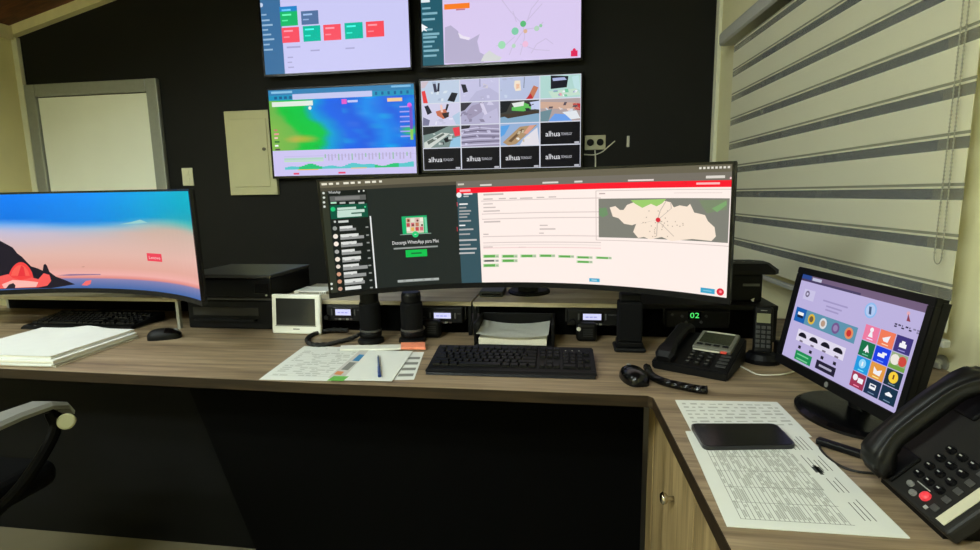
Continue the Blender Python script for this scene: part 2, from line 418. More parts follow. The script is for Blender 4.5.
bm = lathe(NB(), ((.0, 0), (.022, 0), (.022, .006), (.012, .009), (.011, .022), (0, .024)), 20, Matrix.Rotation(PI/2, 4, 'X')); obj('rose', bm, GREYM, lat, smooth=False)
box('lever', (-.012, .03, -.032, -.022, -.009, .009), GREYM, lat, .004)

# ceiling troffers: shallow tray with a lit strip set back inside it
def troffer(x, y, L, W, dep, strength, label, col):
    B = Matrix.Rotation(-math.atan(SL), 4, 'Y')
    t = thing('ceiling_light', label, 'ceiling light', loc=(x, y, ceil_z(x)-.004), basis=B)
    hm = mat('tray_white', (215, 215, 205), .5)
    h = dep+.02
    for lim in ((-L/2, L/2, -W/2-.01, -W/2, -h, 0), (-L/2, L/2, W/2, W/2+.01, -h, 0), (-L/2-.01, -L/2, -W/2-.01, W/2+.01, -h, 0), (L/2, L/2+.01, -W/2-.01, W/2+.01, -h, 0)):
        box('tray_side', lim, hm, t, .001)
    box('tray_back', (-L/2, L/2, -W/2, W/2, -.012, 0), hm, t, 0)
    dm = mat('diffuser_%s' % label, (230, 230, 220), .6, emit=col, estr=strength)
    box('lamp_strip', (-L/2+.01, L/2-.01, -.04, .04, -.02, -.0125), dm, t, .001)
troffer(-2.6, 1.1, 1.2, .3, .028, LAMP_A, 'white fluorescent ceiling light above the desk', (243, 255, 249))
troffer(-1.2, -1.0, 1.2, .3, .028, LAMP_B, 'rear fluorescent ceiling light nearer the window wall', (243, 255, 249))
troffer(-3.0, -1.2, 1.2, .3, .028, LAMP_C, 'added rear fill light on the ceiling nearer the ochre wall', (243, 255, 249))  # unseen extra light, added to brighten the door and left side

# ================================================================== striped roller blind
bl = thing('roller_blind', 'striped day and night roller blind covering the window', 'blind', loc=RWM @ Vector((1.2, -.06, 2.0)), basis=RWM.to_3x3().to_4x4())
def wl(name, lim, m_, bev=.001):
    bm = NB(); bxx(bm, *lim, bev); bm.transform(RWM); return obj(name, bm, m_, bl, world=True)
BT0, BT1, BY = .435, 2.03, -.06
prof = [(-.012, 1.995), (-.075, 1.995), (-.084, 2.004), (-.084, 2.052), (-.078, 2.062), (-.012, 2.062)]
bm = prism(NB(), prof, 'x', .275, 2.06); bm.transform(RWM); obj('cassette', bm, ALU, bl, world=True)
pitch, zl = .1219, 1.799
k = -1
ztop = 1.996
while True:
    lo = zl-pitch*k                                    # lower edge of a dark band
    segs = [('sheer_band', lo, lo+.028, SHEER), ('fabric_band', lo+.028, lo+.0335, FABRIC), ('sheer_band', lo+.0335, lo+.041, SHEER2), ('fabric_band', lo-pitch+.041, lo, FABRIC)]
    for nm, a, b, mm in segs:
        b = min(b, ztop); a = max(a, .845)
        if b-a > .002:
            rec = .0015 if nm == 'sheer_band' else 0
            wl(nm, (BT0, BT1, BY+rec, BY+rec+.0012, a, b), mm, 0)
    k += 1
    if zl-pitch*k < .86: break
wl('bottom_rail', (BT0-.003, BT1+.003, BY-.008, BY+.012, .826, .846), ALU, .004)
pts = []
for i in range(21): pts.append((1.985+.004*math.sin(i/20*PI), BY-.016, 2.0-i*.0475))
for i in range(1, 6): pts.append((1.985+.0125*(1-math.cos(i/6*PI)), BY-.016, 1.05-.018*math.sin(i/6*PI)))
for i in range(21): pts.append((2.01-.004*math.sin(i/20*PI), BY-.016, 1.05+i*.0475))
bm = tube(NB(), pts, .0013, 5)
full = [Vector(p) for p in pts]; acc = 0; last = full[0]
for a, b in zip(full, full[1:]):
    n = int((b-a).length/.0095)
    for i in range(n): bmesh.ops.create_icosphere(bm, subdivisions=1, radius=.0027, matrix=Matrix.Translation(a.lerp(b, i/n)))
bm.transform(RWM); obj('bead_chain', bm, mat('chain_grey', (140, 138, 116), .5), bl, world=True)

# ================================================================== desk
DZT, DTH = .75, .028
YF = 1.222
bm = NB()
wingx = lambda y: .199+(YF-y)*.0345
Lp = [(-3.0, YF+.03), (-1.6, YF+.022), (-.6, YF), (wingx(YF)-.012, YF), (wingx(YF), YF-.012), (wingx(.15), .15), (1.035, .15), (.951, 2.05), (-3.0, 2.05)]
prism(bm, Lp, 'z', DZT-DTH, DZT)
wt = thing('corner_desk', 'long oak-grain corner desk with dark front edge', 'desk', loc=(-.5, 1.6, DZT-DTH))
obj('board', bm, WOODT, wt, world=True)
def strip(pts, off):
    bm = NB(); r = []
    for i, p in enumerate(pts):
        a = Vector(pts[max(i-1, 0)]); b = Vector(pts[min(i+1, len(pts)-1)]); t = (b-a).normalized(); n = Vector((t.y, -t.x))
        q = Vector(p)+n*off
        r.append([bm.verts.new((c.x, c.y, z)) for c, z in ((Vector(p), DZT-DTH), (q, DZT-DTH), (q, DZT-.0012), (Vector(p), DZT-.0005))])
    for a, b in zip(r, r[1:]):
        for k in range(4): bm.faces.new((a[k], a[(k+1) % 4], b[(k+1) % 4], b[k]))
    bm.faces.new(r[0]); bm.faces.new(r[-1][::-1]); bmesh.ops.recalc_face_normals(bm, faces=bm.faces); return bm
tag(obj('edge_band', strip(Lp[:6], .0015), WOODE, wt, world=True), 'dark brown edge band along the worktop front')

# black panels below the worktop
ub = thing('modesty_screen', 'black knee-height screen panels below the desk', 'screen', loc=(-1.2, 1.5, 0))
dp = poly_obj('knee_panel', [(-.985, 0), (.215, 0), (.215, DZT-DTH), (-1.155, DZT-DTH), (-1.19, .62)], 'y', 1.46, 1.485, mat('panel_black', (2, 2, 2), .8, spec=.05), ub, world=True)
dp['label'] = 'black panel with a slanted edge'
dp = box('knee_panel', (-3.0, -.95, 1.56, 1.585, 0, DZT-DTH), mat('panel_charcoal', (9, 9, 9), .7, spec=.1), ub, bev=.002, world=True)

# cabinet under the wing
cabx = lambda y: .235+(YF-y)*.0345
cb = thing('base_cabinet', 'oak cabinet with doors and round knob under the right wing', 'cabinet', loc=(.5, .8, 0))
CBM = Matrix.Translation((cabx(1.45), 1.45, 0)) @ Matrix.Rotation(math.atan(.0345)-PI/2, 4, 'Z')   # local x along the fronts toward the camera, local +y into the cabinet
def cbx(nm, lim, m_, par, bev=.002):
    bm = NB(); bxx(bm, *lim, bev); bm.transform(CBM); return obj(nm, bm, m_, par, world=True)
cbx('body', (0, 1.25, .018, .6, .08, DZT-DTH), WOODC, cb, 0)
cbx('plinth', (.0, 1.25, .05, .56, 0, .08), BLK, cb, 0)
cbx('filler', (0, .075, 0, .018, .08, DZT-DTH-.002), WOODC, cb)
for i in range(3):
    a = .079+i*.392
    d_ = cbx('door', (a, a+.388, 0, .018, .085, DZT-DTH-.006), WOODC, cb)
    kx = a+.235 if i == 0 else a+.05
    bm = lathe(NB(), ((0, 0), (.006, 0), (.0045, .012), (.012, .018), (.014, .024), (.010, .029), (0, .03)), 18, CBM @ Matrix.Translation((kx, 0, .545)) @ Matrix.Rotation(PI/2, 4, 'X'))
    obj('knob', bm, CHROME, d_, world=True, smooth=True)

# riser shelves along the back of the desk
SHY, SHZ, SHT = 1.71, .867, .015
shelves = []
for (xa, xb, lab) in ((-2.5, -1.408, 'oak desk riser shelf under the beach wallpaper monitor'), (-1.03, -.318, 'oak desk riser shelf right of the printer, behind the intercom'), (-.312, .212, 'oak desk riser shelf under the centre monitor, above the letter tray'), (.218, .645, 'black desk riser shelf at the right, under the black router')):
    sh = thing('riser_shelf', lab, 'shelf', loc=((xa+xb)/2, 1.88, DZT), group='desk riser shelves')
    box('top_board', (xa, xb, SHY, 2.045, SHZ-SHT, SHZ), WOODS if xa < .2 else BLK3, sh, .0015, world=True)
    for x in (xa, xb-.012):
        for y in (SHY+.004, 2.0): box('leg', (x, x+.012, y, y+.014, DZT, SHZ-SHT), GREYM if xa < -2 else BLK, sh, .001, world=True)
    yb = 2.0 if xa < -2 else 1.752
    box('shade_panel', (xa+.014, xb-.014, yb, yb+.012, DZT, SHZ-SHT), mat('panel_black', (2, 2, 2), .8, spec=.05), sh, 0, world=True)  # black sheet standing in for the shade under the shelf, mostly set forward

# ================================================================== wall televisions
TVY = 3.392
def tv(name, label, x0, y0, x1, y1, top=None):
    """outer corners given by pixels (top-left, bottom-right) on the plane of the screen glass"""
    a = ony(x0, y0, TVY); b = ony(x1, y1, TVY)
    X0, X1, Z0_, Z1_ = a.x, b.x, b.z, (top if top else a.z)
    bz = .012
    t = thing(name, label, 'television', loc=((X0+X1)/2, WY, Z0_), group='wall televisions')
    P = Panel(((X0+X1)/2, TVY, Z0_+bz+.004), 0, 0, 0, None, X1-X0-2*bz, Z1_-Z0_-2*bz-.004)
    box('back_shell', (X0+.01, X1-.01, TVY+.012, TVY+.045, Z0_+.01, Z1_-.01), BLK, t, .008, world=True)
    box('wall_bracket', ((X0+X1)/2-.2, (X0+X1)/2+.2, TVY+.045, WY, (Z0_+Z1_)/2-.12, (Z0_+Z1_)/2+.12), RUBBER, t, .002, world=True)
    box('panel', (X0+.002, X1-.002, TVY+.001, TVY+.012, Z0_+.002, Z1_-.002), BLK, t, .001, world=True)
    for lim in ((X0, X1, Z1_-bz, Z1_), (X0, X1, Z0_, Z0_+bz+.004), (X0, X0+bz, Z0_+bz+.004, Z1_-bz), (X1-bz, X1, Z0_+bz+.004, Z1_-bz)):
        box('bezel', (lim[0], lim[1], TVY-.004, TVY+.006, lim[2], lim[3]), BLK2, t, .001, world=True)
    return t, P
def greek(P, x0, y, x1, h, c, z=2, slope=0):
    P.rect(x0, y, x1, y+h, c, z)

# ---- upper left: dashboard with coloured tiles
t, P = tv('wall_television', 'upper left wall television showing red and teal dashboard tiles', 257.5, -10, 412.5, 69.8, top=2.607)
P.ruv(0, 0, 1, 1, (204, 203, 246), 0)
u_s, _ = P.uv(285, 72)
P.ruv(0, 0, u_s, 1, (62, 112, 158), 1)
q = lambda X, Y: (250+X/5.444, Y/5.444)
for (a, b, c, d, col) in ((160, 38, 257, 62, (40, 135, 205)), (163, 64, 262, 138, (28, 186, 108)), (277, 62, 375, 130, (86, 116, 160)), (172, 152, 272, 229, (250, 82, 100)),
                          (287, 143, 387, 222, (0, 188, 160)), (398, 136, 498, 216, (250, 82, 100)), (514, 126, 617, 208, (0, 188, 160)), (630, 119, 732, 198, (250, 76, 90))):
    P.rect(*q(a, b), *q(c, d), col, 2)
    P.rect(*q(a+12, b+14), *q(a+62, b+20), tuple(min(255, v+80) for v in col), 3)
    P.rect(*q(a+12, b+(d-b)*.62), *q(a+44, b+(d-b)*.62+5), tuple(min(255, v+60) for v in col), 3)
for (a, b, c) in ((200, 262, 275), (330, 280, 380), (520, 268, 570), (205, 318, 235), (205, 345, 230), (208, 372, 240)): P.rect(*q(a, b-8), *q(c, b-3), (170, 168, 212), 2)
P.disc(*q(60, 28), 2, (200, 215, 235), 3)
for i, yy in enumerate((78, 108, 134, 160, 186, 212, 240, 268)): P.rect(*q(62+i*2, yy), *q(110+i*3+(i % 3)*14-20, yy+6), (150, 185, 215), 2)
P.build('screen', t)

# ---- lower left: weather map
t, P = tv('wall_television', 'lower left wall television showing a green and blue weather map', 266.3, 88.8, 418.8, 175.6)
P.ruv(0, 0, 1, 1, (206, 198, 242), 0)
P.ruv(0, 0, 1, .062, (52, 128, 180), 1); P.ruv(0, .062, 1, .12, (30, 148, 190), 1)
P.ruv(.17, .055, .72, .118, (196, 200, 240), 2)
P.ruv(.02, .015, .17, .04, (140, 195, 225), 2); P.ruv(.85, .01, .98, .03, (130, 190, 225), 2)
for i in range(4): P.ruv(.04+.035*i, .075, .06+.035*i, .105, (20, 90, 140), 2)
for i in range(6): P.ruv(.74+.042*i, .07, .755+.042*i, .105, (20, 95, 150), 2)
def wcol(u, v):
    n = math.sin(u*17+v*9)*.5+math.sin(u*31-v*23+1.3)*.3+math.sin(u*7+v*31)*.3
    e = u+.04*math.sin(v*7)-.12*v+.03+.018*n
    stops = ((-.2, (150, 185, 80)), (.08, (110, 184, 78)), (.13, (22, 196, 62)), (.27, (0, 196, 70)), (.34, (0, 160, 215)), (.46, (20, 100, 232)), (.60, (16, 92, 226)), (.72, (0, 138, 236)), (.88, (24, 96, 226)), (1.1, (10, 120, 228)))
    for (a, c), (b, d) in zip(stops, stops[1:]):
        if e <= b:
            k = max(0, min(1, (e-a)/(b-a))); col = [c[i]+(d[i]-c[i])*k for i in range(3)]; break
    else: col = list(stops[-1][1])
    if u > .5:
        k = max(0, n-.35)*.8; col = [col[0]+k*60, col[1]+k*20, col[2]]
        k = max(0, -n-.3)*.8; col = [col[0], col[1]+k*60, col[2]]
    k = max(0, 1-((u-.22)**2/.02+(v-.78)**2/.008)); col = [col[0]+(240-col[0])*k*.7, col[1]+(170-col[1])*k*.5, col[2]]
    k = max(0, 1-((u-.97)**2/.006+(v-.68)**2/.012)); col = [col[0]*(1-k)+60*k, col[1]*(1-k)+200*k, col[2]*(1-k)+90*k]
    return tuple(max(0, min(255, x)) for x in col)
NU, NV, va, vb = 52, 22, .12, .70
for i in range(NU):
    for j in range(NV):
        q4 = [(i/NU, j/NV), (i/NU, (j+1)/NV), ((i+1)/NU, (j+1)/NV), ((i+1)/NU, j/NV)]
        P.face([(u, va+(vb-va)*v) for u, v in q4], [wcol(u, v) for u, v in q4], 1)
P.ruv(.02, .135, .31, .19, (226, 236, 226), 2); P.disc(310, 108, 1.6, (240, 240, 220), 3)
P.ruv(.51, .135, .545, .19, (225, 90, 200), 2); P.ruv(.55, .15, .62, .175, (190, 200, 245), 2); P.ruv(.82, .145, .92, .185, (240, 200, 150), 2)
for i in range(7): P.ruv(.9, .24+i*.055, .97, .255+i*.055, (160, 160, 240), 2)
P.disc(409.5, 105, 2.2, (225, 90, 215), 3); P.ruv(.965, .24, .985, .6, (110, 80, 200), 3); P.ruv(.965, .5, .985, .62, (140, 200, 90), 4)
for i, c in enumerate(((190, 130, 110), (230, 150, 150), (240, 200, 190), (60, 120, 60), (250, 250, 250), (90, 70, 80))): P.ruv(.02, .45+i*.045, .045+.01*(i % 2), .47+i*.045, c, 2)
P.ruv(.08, .79, .36, .815, (178, 214, 196), 2); P.ruv(.08, .82, .36, .835, (190, 225, 190), 2); P.ruv(.08, .77, 1, .775, (186, 180, 226), 2)
for i in range(26): P.ruv(.37+i*.0235, .755, .379+i*.0235, .83-.03*(i % 3 == 0), (182, 172, 210) if i % 4 else (150, 190, 170), 3)
for i in range(44):
    u = .08+i*.0205; h = .018+.028*abs(math.sin(i*.19))**3+.01*math.sin(i*.9)
    P.ruv(u, .915-h, u+.0208, .925, ((40, 196, 120) if .18 < u < .33 or .7 < u < .86 else (90, 200, 205)), 2)
P.ruv(.17, .925, .32, .935, (240, 190, 90), 3); P.ruv(.55, .92, .66, .93, (240, 190, 120), 3)
P.ruv(.14, .965, .18, .985, (230, 70, 110), 2); P.ruv(.46, .965, .51, .985, (230, 70, 110), 2)
P.build('screen', t)

# ---- upper right: pale map with dark sidebar
t, P = tv('wall_television', 'upper right wall television showing a pale map with green markers', 418.6, -10, 582.6, 60.4, top=2.607)
P.ruv(0, 0, 1, 1, (218, 203, 240), 0)
q = lambda X, Y: (410+X/5.444, Y/5.444)
us, _ = P.uv(*q(182, 200)); P.ruv(0, 0, us, 1, (38, 92, 108), 1)
for i, yy in enumerate((42, 70, 102, 158, 182, 200, 224, 250, 272, 300)): P.rect(*q(66+i, yy), *q(112+(i*37 % 50), yy+7), (130, 180, 195), 2)
P.rect(*q(60, 0), *q(108, 12), (230, 240, 245), 2); P.poly([q(62, 130), q(98, 150), q(82, 156), q(94, 172), q(74, 164), q(60, 176)], (245, 248, 250), 3)
P.rect(*q(186, 24), *q(325, 44), (250, 128, 40), 2); P.rect(*q(250, 50), *q(300, 54), (190, 120, 140), 2)
P.poly([q(190, 345), q(190, 150), q(222, 138), q(262, 170), q(272, 205), q(320, 220), q(380, 185), q(366, 225), q(380, 285), q(408, 300), q(402, 338)], (183, 175, 205), 2)
P.poly([q(262, 178), q(290, 196), q(330, 205), q(318, 218), q(272, 208)], (236, 228, 244), 3)
P.poly([q(384, 335), q(402, 300), q(432, 275), q(470, 300), q(500, 312), q(486, 332)], (212, 214, 214), 3)
def road(P, pts, wd, c, z=2):
    for (a, b), (c_, d) in zip(pts, pts[1:]):
        dx, dy = c_-a, d-b; L = math.hypot(dx, dy); nx, ny = -dy/L*wd/2, dx/L*wd/2
        P.poly([q(a+nx, b+ny), q(c_+nx, d+ny), q(c_-nx, d-ny), q(a-nx, b-ny)], c, z)
RD = (204, 190, 224)
for pts in ([(500, 0), (545, 60), (590, 110), (615, 130), (625, 200), (600, 300)], [(700, 0), (660, 50), (640, 110), (620, 130)], [(540, 300), (560, 250), (600, 190), (625, 160), (700, 150), (725, 120)],
            [(470, 250), (520, 245), (570, 200)], [(660, 290), (690, 240), (740, 210), (780, 240)], [(600, 240), (680, 270), (760, 275)], [(560, 60), (580, 120)], [(640, 110), (720, 20)]): road(P, pts, 5, RD, 2)
for X, Y, r, c in ((572, 170, 3.6, (130, 205, 170)), (616, 130, 3.0, (92, 188, 120)), (500, 245, 3.8, (160, 220, 180)), (690, 155, 2.6, (180, 212, 190)), (628, 170, 2, (222, 180, 150)), (628, 240, 3, (238, 190, 220)), (565, 250, 2, (180, 215, 190)), (712, 140, 1.6, (150, 205, 165))): P.disc(*q(X, Y), r, c, 4)
P.rect(*q(876, 276), *q(912, 306), (226, 40, 90), 4); P.disc(*q(894, 272), 1.6, (226, 40, 90), 4)
P.build('screen', t)

# ---- lower right: camera wall, four by four
t, P = tv('wall_television', 'lower right wall television showing a grid of security camera views', 418.8, 79.4, 582.3, 169.4)
P.ruv(0, 0, 1, 1, (216, 218, 232), 0)
rnd = random.Random(3)
def cell(i, j):
    g = .0035; return i/4+g, j/4+g*1.6, (i+1)/4-g, (j+1)/4-g*1.6
for j in range(4):
    for i in range(4):
        u0, v0, u1, v1 = cell(i, j); U = lambda a: u0+(u1-u0)*a; V = lambda b: v0+(v1-v0)*b
        def pl(pts, c, z=2): P.polyuv([(U(a), V(b)) for a, b in pts], c, z)
        def clutter(n, cols, a0=0, a1=1, b0=0, b1=1, z=3, s=.12):
            for _ in range(n):
                a = rnd.uniform(a0, a1-s); b = rnd.uniform(b0, b1-s); w_, h_ = rnd.uniform(.03, s), rnd.uniform(.04, s*1.3); k = rnd.uniform(-.05, .05)
                pl([(a, b), (a+k, min(1, b+h_)), (min(1, a+w_+k), min(1, b+h_)), (a+w_, b)], rnd.choice(cols), z)
        if j == 3 or (i, j) == (3, 2):
            P.ruv(u0, v0, u1, v1, (14, 13, 20), 1)
            P.textuv('alhua', U(.13), V(.40), U(.50), V(.64), (240, 240, 246), 3); P.textuv('TECHNOLOGY', U(.52), V(.48), U(.80), V(.60), (205, 205, 214), 3)
            P.ruv(U(.86), V(.9), U(.98), V(.98), (190, 190, 200), 3); continue
        if (i, j) == (0, 0):
            P.ruv(u0, v0, u1, v1, (190, 205, 226), 1); pl([(0, .45), (.09, .42), (.16, 1), (.04, 1)], (230, 60, 60)); pl([(.3, .1), (.38, .1), (.42, .5), (.34, .52)], (60, 60, 80)); pl([(.44, .1), (.49, .1), (.47, .58), (.41, .55)], (40, 40, 60))
            pl([(.8, .55), (.96, .6), (.86, 1), (.68, .92)], (24, 26, 34)); pl([(0, 0), (.2, 0), (.08, .3), (0, .3)], (206, 190, 200)); clutter(6, ((215, 225, 235), (170, 185, 210)), .1, .8)
        elif (i, j) == (1, 0):
            P.ruv(u0, v0, u1, v1, (196, 194, 226), 1); pl([(.02, .2), (.14, .22), (.2, .55), (.08, .6)], (30, 30, 44)); pl([(.42, .55), (.75, .4), (1, .7), (1, 1), (.2, 1)], (184, 182, 214)); pl([(.5, 0), (.53, 0), (.53, .35), (.5, .35)], (150, 150, 185)); pl([(.6, .2), (.72, .3), (.72, .45), (.6, .4)], (206, 200, 212)); clutter(6, ((178, 176, 205), (208, 206, 234)))
        elif (i, j) == (2, 0):
            P.ruv(u0, v0, u1, v1, (182, 192, 222), 1); pl([(.38, .15), (.52, .15), (.54, .6), (.4, .62), (.36, .4)], (240, 225, 205)); pl([(.42, .3), (.5, .3), (.5, .5), (.42, .52)], (232, 170, 130)); pl([(.7, .95), (.86, .4), (.98, .5), (.84, 1), (.7, 1)], (196, 120, 90)); pl([(.66, 1), (.78, .75), (.84, .95), (.8, 1)], (190, 40, 50), 3); pl([(.62, 0), (.64, 0), (.62, .5), (.6, .5)], (120, 130, 150)); clutter(5, ((200, 210, 232), (168, 176, 205)), 0, .4)
        elif (i, j) == (3, 0):
            P.ruv(u0, v0, u1, v1, (176, 214, 208), 1); pl([(.26, .0), (.7, .06), (.66, .55), (.26, .6)], (22, 24, 34)); pl([(.3, .12), (.6, .1), (.66, .22), (.32, .25)], (170, 180, 220), 3); pl([(.2, .7), (.9, .62), (1, .9), (.3, 1)], (196, 222, 204)); clutter(10, ((226, 160, 170), (120, 200, 160), (235, 240, 245), (150, 160, 200)), .1, 1, .6, 1); pl([(.78, .1), (.95, .05), (1, .7), (.85, .6)], (190, 224, 226))
        elif (i, j) == (0, 1):
            P.ruv(u0, v0, u1, v1, (208, 206, 232), 1); pl([(.06, .1), (.16, .05), (.26, .4), (.14, .5)], (34, 34, 50)); pl([(.36, .35), (.62, .25), (.72, .6), (.56, .72), (.4, .55)], (196, 110, 80)); pl([(.48, .05), (.54, .05), (.56, .4), (.5, .4)], (240, 200, 190), 3); pl([(.66, .02), (.72, .05), (.66, .35), (.62, .3)], (36, 36, 46), 3); pl([(.52, .45), (.72, .4), (.7, .62), (.6, .7)], (50, 40, 40), 3); pl([(.02, .6), (.2, .75), (.16, 1), (0, 1)], (120, 120, 150)); pl([(.8, .6), (1, .4), (1, 1), (.9, 1)], (176, 200, 224)); clutter(5, ((230, 230, 245), (190, 190, 215)), .2, .9, .6, 1)
        elif (i, j) == (1, 1):
            P.ruv(u0, v0, u1, v1, (176, 172, 202), 1); pl([(0, 0), (.3, .0), (.1, .35), (0, .4)], (54, 50, 60)); pl([(.12, .5), (.3, .15), (.52, .05), (.6, .4), (.4, .62), (.2, .8)], (158, 150, 178)); pl([(.5, .05), (.58, .0), (.7, .55), (.62, .6)], (214, 208, 232), 3); pl([(.6, .6), (.95, .3), (1, 1), (.5, 1)], (190, 186, 216)); clutter(14, ((140, 134, 160), (206, 202, 228), (120, 112, 134)))
        elif (i, j) == (2, 1):
            P.ruv(u0, v0, u1, v1, (60, 60, 56), 1); pl([(0, 0), (.3, 0), (.16, .5), (0, .55)], (18, 20, 26)); pl([(.3, .3), (.6, .1), (.95, .35), (.6, .5), (.3, .45)], (96, 190, 90)); pl([(.3, .12), (.62, .05), (.6, .25), (.36, .3)], (226, 232, 226), 3); pl([(0, .75), (.5, .6), (1, .62), (1, 1), (0, 1)], (132, 168, 196)); pl([(0, .62), (.9, .5), (1, .6), (.2, .8)], (66, 54, 44), 3); pl([(.76, .1), (1, .05), (1, .45), (.8, .4)], (196, 206, 236), 3); clutter(6, ((190, 200, 230), (40, 40, 50)), .6, 1, .1, .6, 4)
        elif (i, j) == (3, 1):
            P.ruv(u0, v0, u1, v1, (176, 160, 160), 1); pl([(0, .1), (.9, .2), (1, .5), (.5, .45), (0, .4)], (206, 170, 150)); pl([(.8, .2), (1, .25), (1, .55), (.86, .5)], (190, 40, 46)); pl([(0, .55), (.3, .45), (.2, 1), (0, 1)], (110, 140, 150)); pl([(.2, 1), (.36, .66), (.62, .7), (.8, 1)], (110, 160, 232), 3); pl([(.55, .6), (.9, .55), (1, .9), (.75, .95)], (226, 230, 236)); clutter(9, ((236, 206, 190), (90, 80, 90), (210, 215, 225)), 0, 1, .1, .6, 4)
        elif (i, j) == (0, 2):
            P.ruv(u0, v0, u1, v1, (120, 140, 136), 1); pl([(0, 0), (.7, 0), (.3, .3), (0, .4)], (34, 38, 40)); pl([(.02, .75), (.5, .3), (.72, .35), (.2, 1), (.02, 1)], (206, 212, 206)); pl([(.1, .7), (.55, .32), (.58, .4), (.14, .85)], (96, 106, 100), 3); pl([(.8, .1), (.98, .05), (1, .45), (.86, .5)], (232, 60, 76), 3); pl([(.55, .6), (.68, .5), (.74, .7), (.6, .78)], (20, 22, 28), 3); pl([(.76, .6), (1, .5), (1, 1), (.7, 1)], (150, 196, 224)); clutter(8, ((200, 210, 206), (70, 80, 80)), .1, .9, .2, 1, 4)
        elif (i, j) == (1, 2):
            P.ruv(u0, v0, u1, v1, (158, 152, 180), 1)
            for kk in range(7): pl([(0, .18+.12*kk), (.45, .1+.13*kk), (1, .2+.11*kk), (1, .24+.11*kk), (.45, .15+.13*kk), (0, .23+.12*kk)], ((206, 202, 228), (104, 98, 122))[kk % 2], 3)
            pl([(0, 0), (.25, 0), (.2, .18), (0, .2)], (52, 48, 58)); clutter(10, ((130, 124, 150), (210, 206, 232)))
        else:
            P.ruv(u0, v0, u1, v1, (150, 176, 214), 1); pl([(.06, .85), (.5, .15), (.95, .08), (.4, .95), (.2, 1)], (176, 146, 110)); pl([(.2, .8), (.55, .25), (.62, .26), (.28, .85)], (110, 84, 60), 3); pl([(.75, .1), (.9, .1), (.7, .5), (.6, .45)], (220, 160, 140), 3); pl([(.6, .7), (.95, .2), (1, 1), (.5, 1)], (226, 222, 230)); pl([(0, .1), (.25, .05), (.1, .5), (0, .6)], (90, 160, 226)); clutter(6, ((236, 230, 220), (200, 186, 160)), .3, .9, .2, .9, 4)
P.build('screen', t)

# ================================================================== curved monitors
def curved_monitor(label, c, yaw, tilt, roll, stand_y=.20):
    t = thing('curved_monitor', label, 'monitor', loc=(c[0], c[1]+stand_y, SHZ), group='ultrawide curved monitors')
    P = Panel(c, yaw, tilt, roll, 1.0, 1.195, .336)
    bu, bt, bb = .007/1.195, .007/.336, .016/.336
    P.slab('back_shell', -bu*.9, -bt*.9, 1+bu*.9, 1+bb*.9, .0015, .014, BLK3, t, bev=.003)
    P.slab('bezel', -bu, -bt, 1+bu, 0, -.004, .006, BLK2, t); P.slab('bezel', -bu, 1, 1+bu, 1+bb, -.004, .006, BLK3, t)
    P.slab('bezel', -bu, 0, 0, 1, -.004, .006, BLK2, t, n=1); P.slab('bezel', 1, 0, 1+bu, 1, -.004, .006, BLK2, t, n=1)
    P.slab('rear_housing', .3, .2, .7, .85, .014, .055, BLK3, t, n=8, bev=.006)
    # stand: arm, column and foot standing on the riser shelf
    a = P.at(.5, .6, .05); X = a.x; Yc = c[1]+stand_y
    box('stand_arm', (X-.03, X+.03, a.y, Yc+.02, a.z-.03, a.z+.03), BLK3, t, .006, world=True)
    bm = prism(NB(), [(Yc-.022, SHZ+.012), (Yc+.03, SHZ+.012), (Yc+.022, a.z+.06), (Yc-.012, a.z+.06)], 'x', X-.034, X+.034)
    obj('stand_column', bm, BLK3, t, world=True)
    bm = lathe(NB(), ((.0, 0), (.19, 0), (.19, .006), (.17, .012), (0, .014)), 36, Matrix.Translation((X, Yc+.04, SHZ)), sx=.4, sy=.48)
    obj('stand_foot', bm, BLK3, t, world=True)
    return t, P

t, P = curved_monitor('centre curved monitor showing a chat window beside a red-topped web page', (-.139, 1.628, .949), -.092, -.052, .017, .235)
P.ruv(0, 0, 1, 1, (34, 40, 37), 0)
CH = (34, 40, 37)
# menu bar over the full width
um, vm = P.uv(456, 180)
def stripuv(u0, u1, v0, v1, c, z): P.ruv(u0, v0, u1, v1, c, z)
stripuv(0, 1, 0, .055, (104, 98, 80), 1)
x0s = [(321+i*7.4, 326.2+i*7.4) for i in range(9)]
for i, (a, b) in enumerate(x0s): stripuv(.004+i*.0175, .004+i*.0175+.013-.003*(i % 3), .014, .032, (236, 232, 214), 2)
for i in range(8): stripuv(.93+i*.0085, .935+i*.0085, .014, .03, (226, 222, 210), 2)
stripuv(0, um, .055, .085, (74, 70, 58), 1)
u33, _ = P.uv(333, 240); u70, _ = P.uv(371, 240)
P.ruv(0, .085, u33*.9, 1, (48, 52, 40), 1); P.ruv(u33*.9, .085, u70, 1, (20, 26, 24), 1)
q = lambda X, Y: (315+X/4.233, 170+Y/4.233)
for X, Y in ((36, 98), (38, 117), (38, 137), (40, 155), (70, 482), (70, 502)): P.disc(*q(X, Y), 1.3, (216, 220, 214), 2, 8)
P.text('WhatsApp', *q(56, 90), *q(108, 101), (220, 224, 220), 3)
P.disc(*q(186, 90), 1.0, (230, 232, 228), 3, 6); P.disc(*q(206, 88), .9, (230, 232, 228), 3, 6)
P.rect(*q(62, 112), *q(216, 125), (96, 98, 96), 2); P.rect(*q(84, 115), *q(190, 122), (128, 128, 126), 3)
for X in (66, 104, 144, 184): P.rect(*q(X, 136), *q(X+25, 142), (176, 226, 196) if X == 66 else (180, 184, 180), 3)
P.rect(*q(62, 150), *q(226, 198), (8, 84, 62), 2); P.disc(*q(76, 166), 2.4, (30, 200, 120), 3)
for y_, w_ in ((160, 80), (172, 116), (183, 60), (190, 104)): P.rect(*q(94, y_), *q(94+w_, y_+5), (196, 222, 208), 3)
P.disc(*q(212, 156), .9, (70, 230, 150), 3, 8)
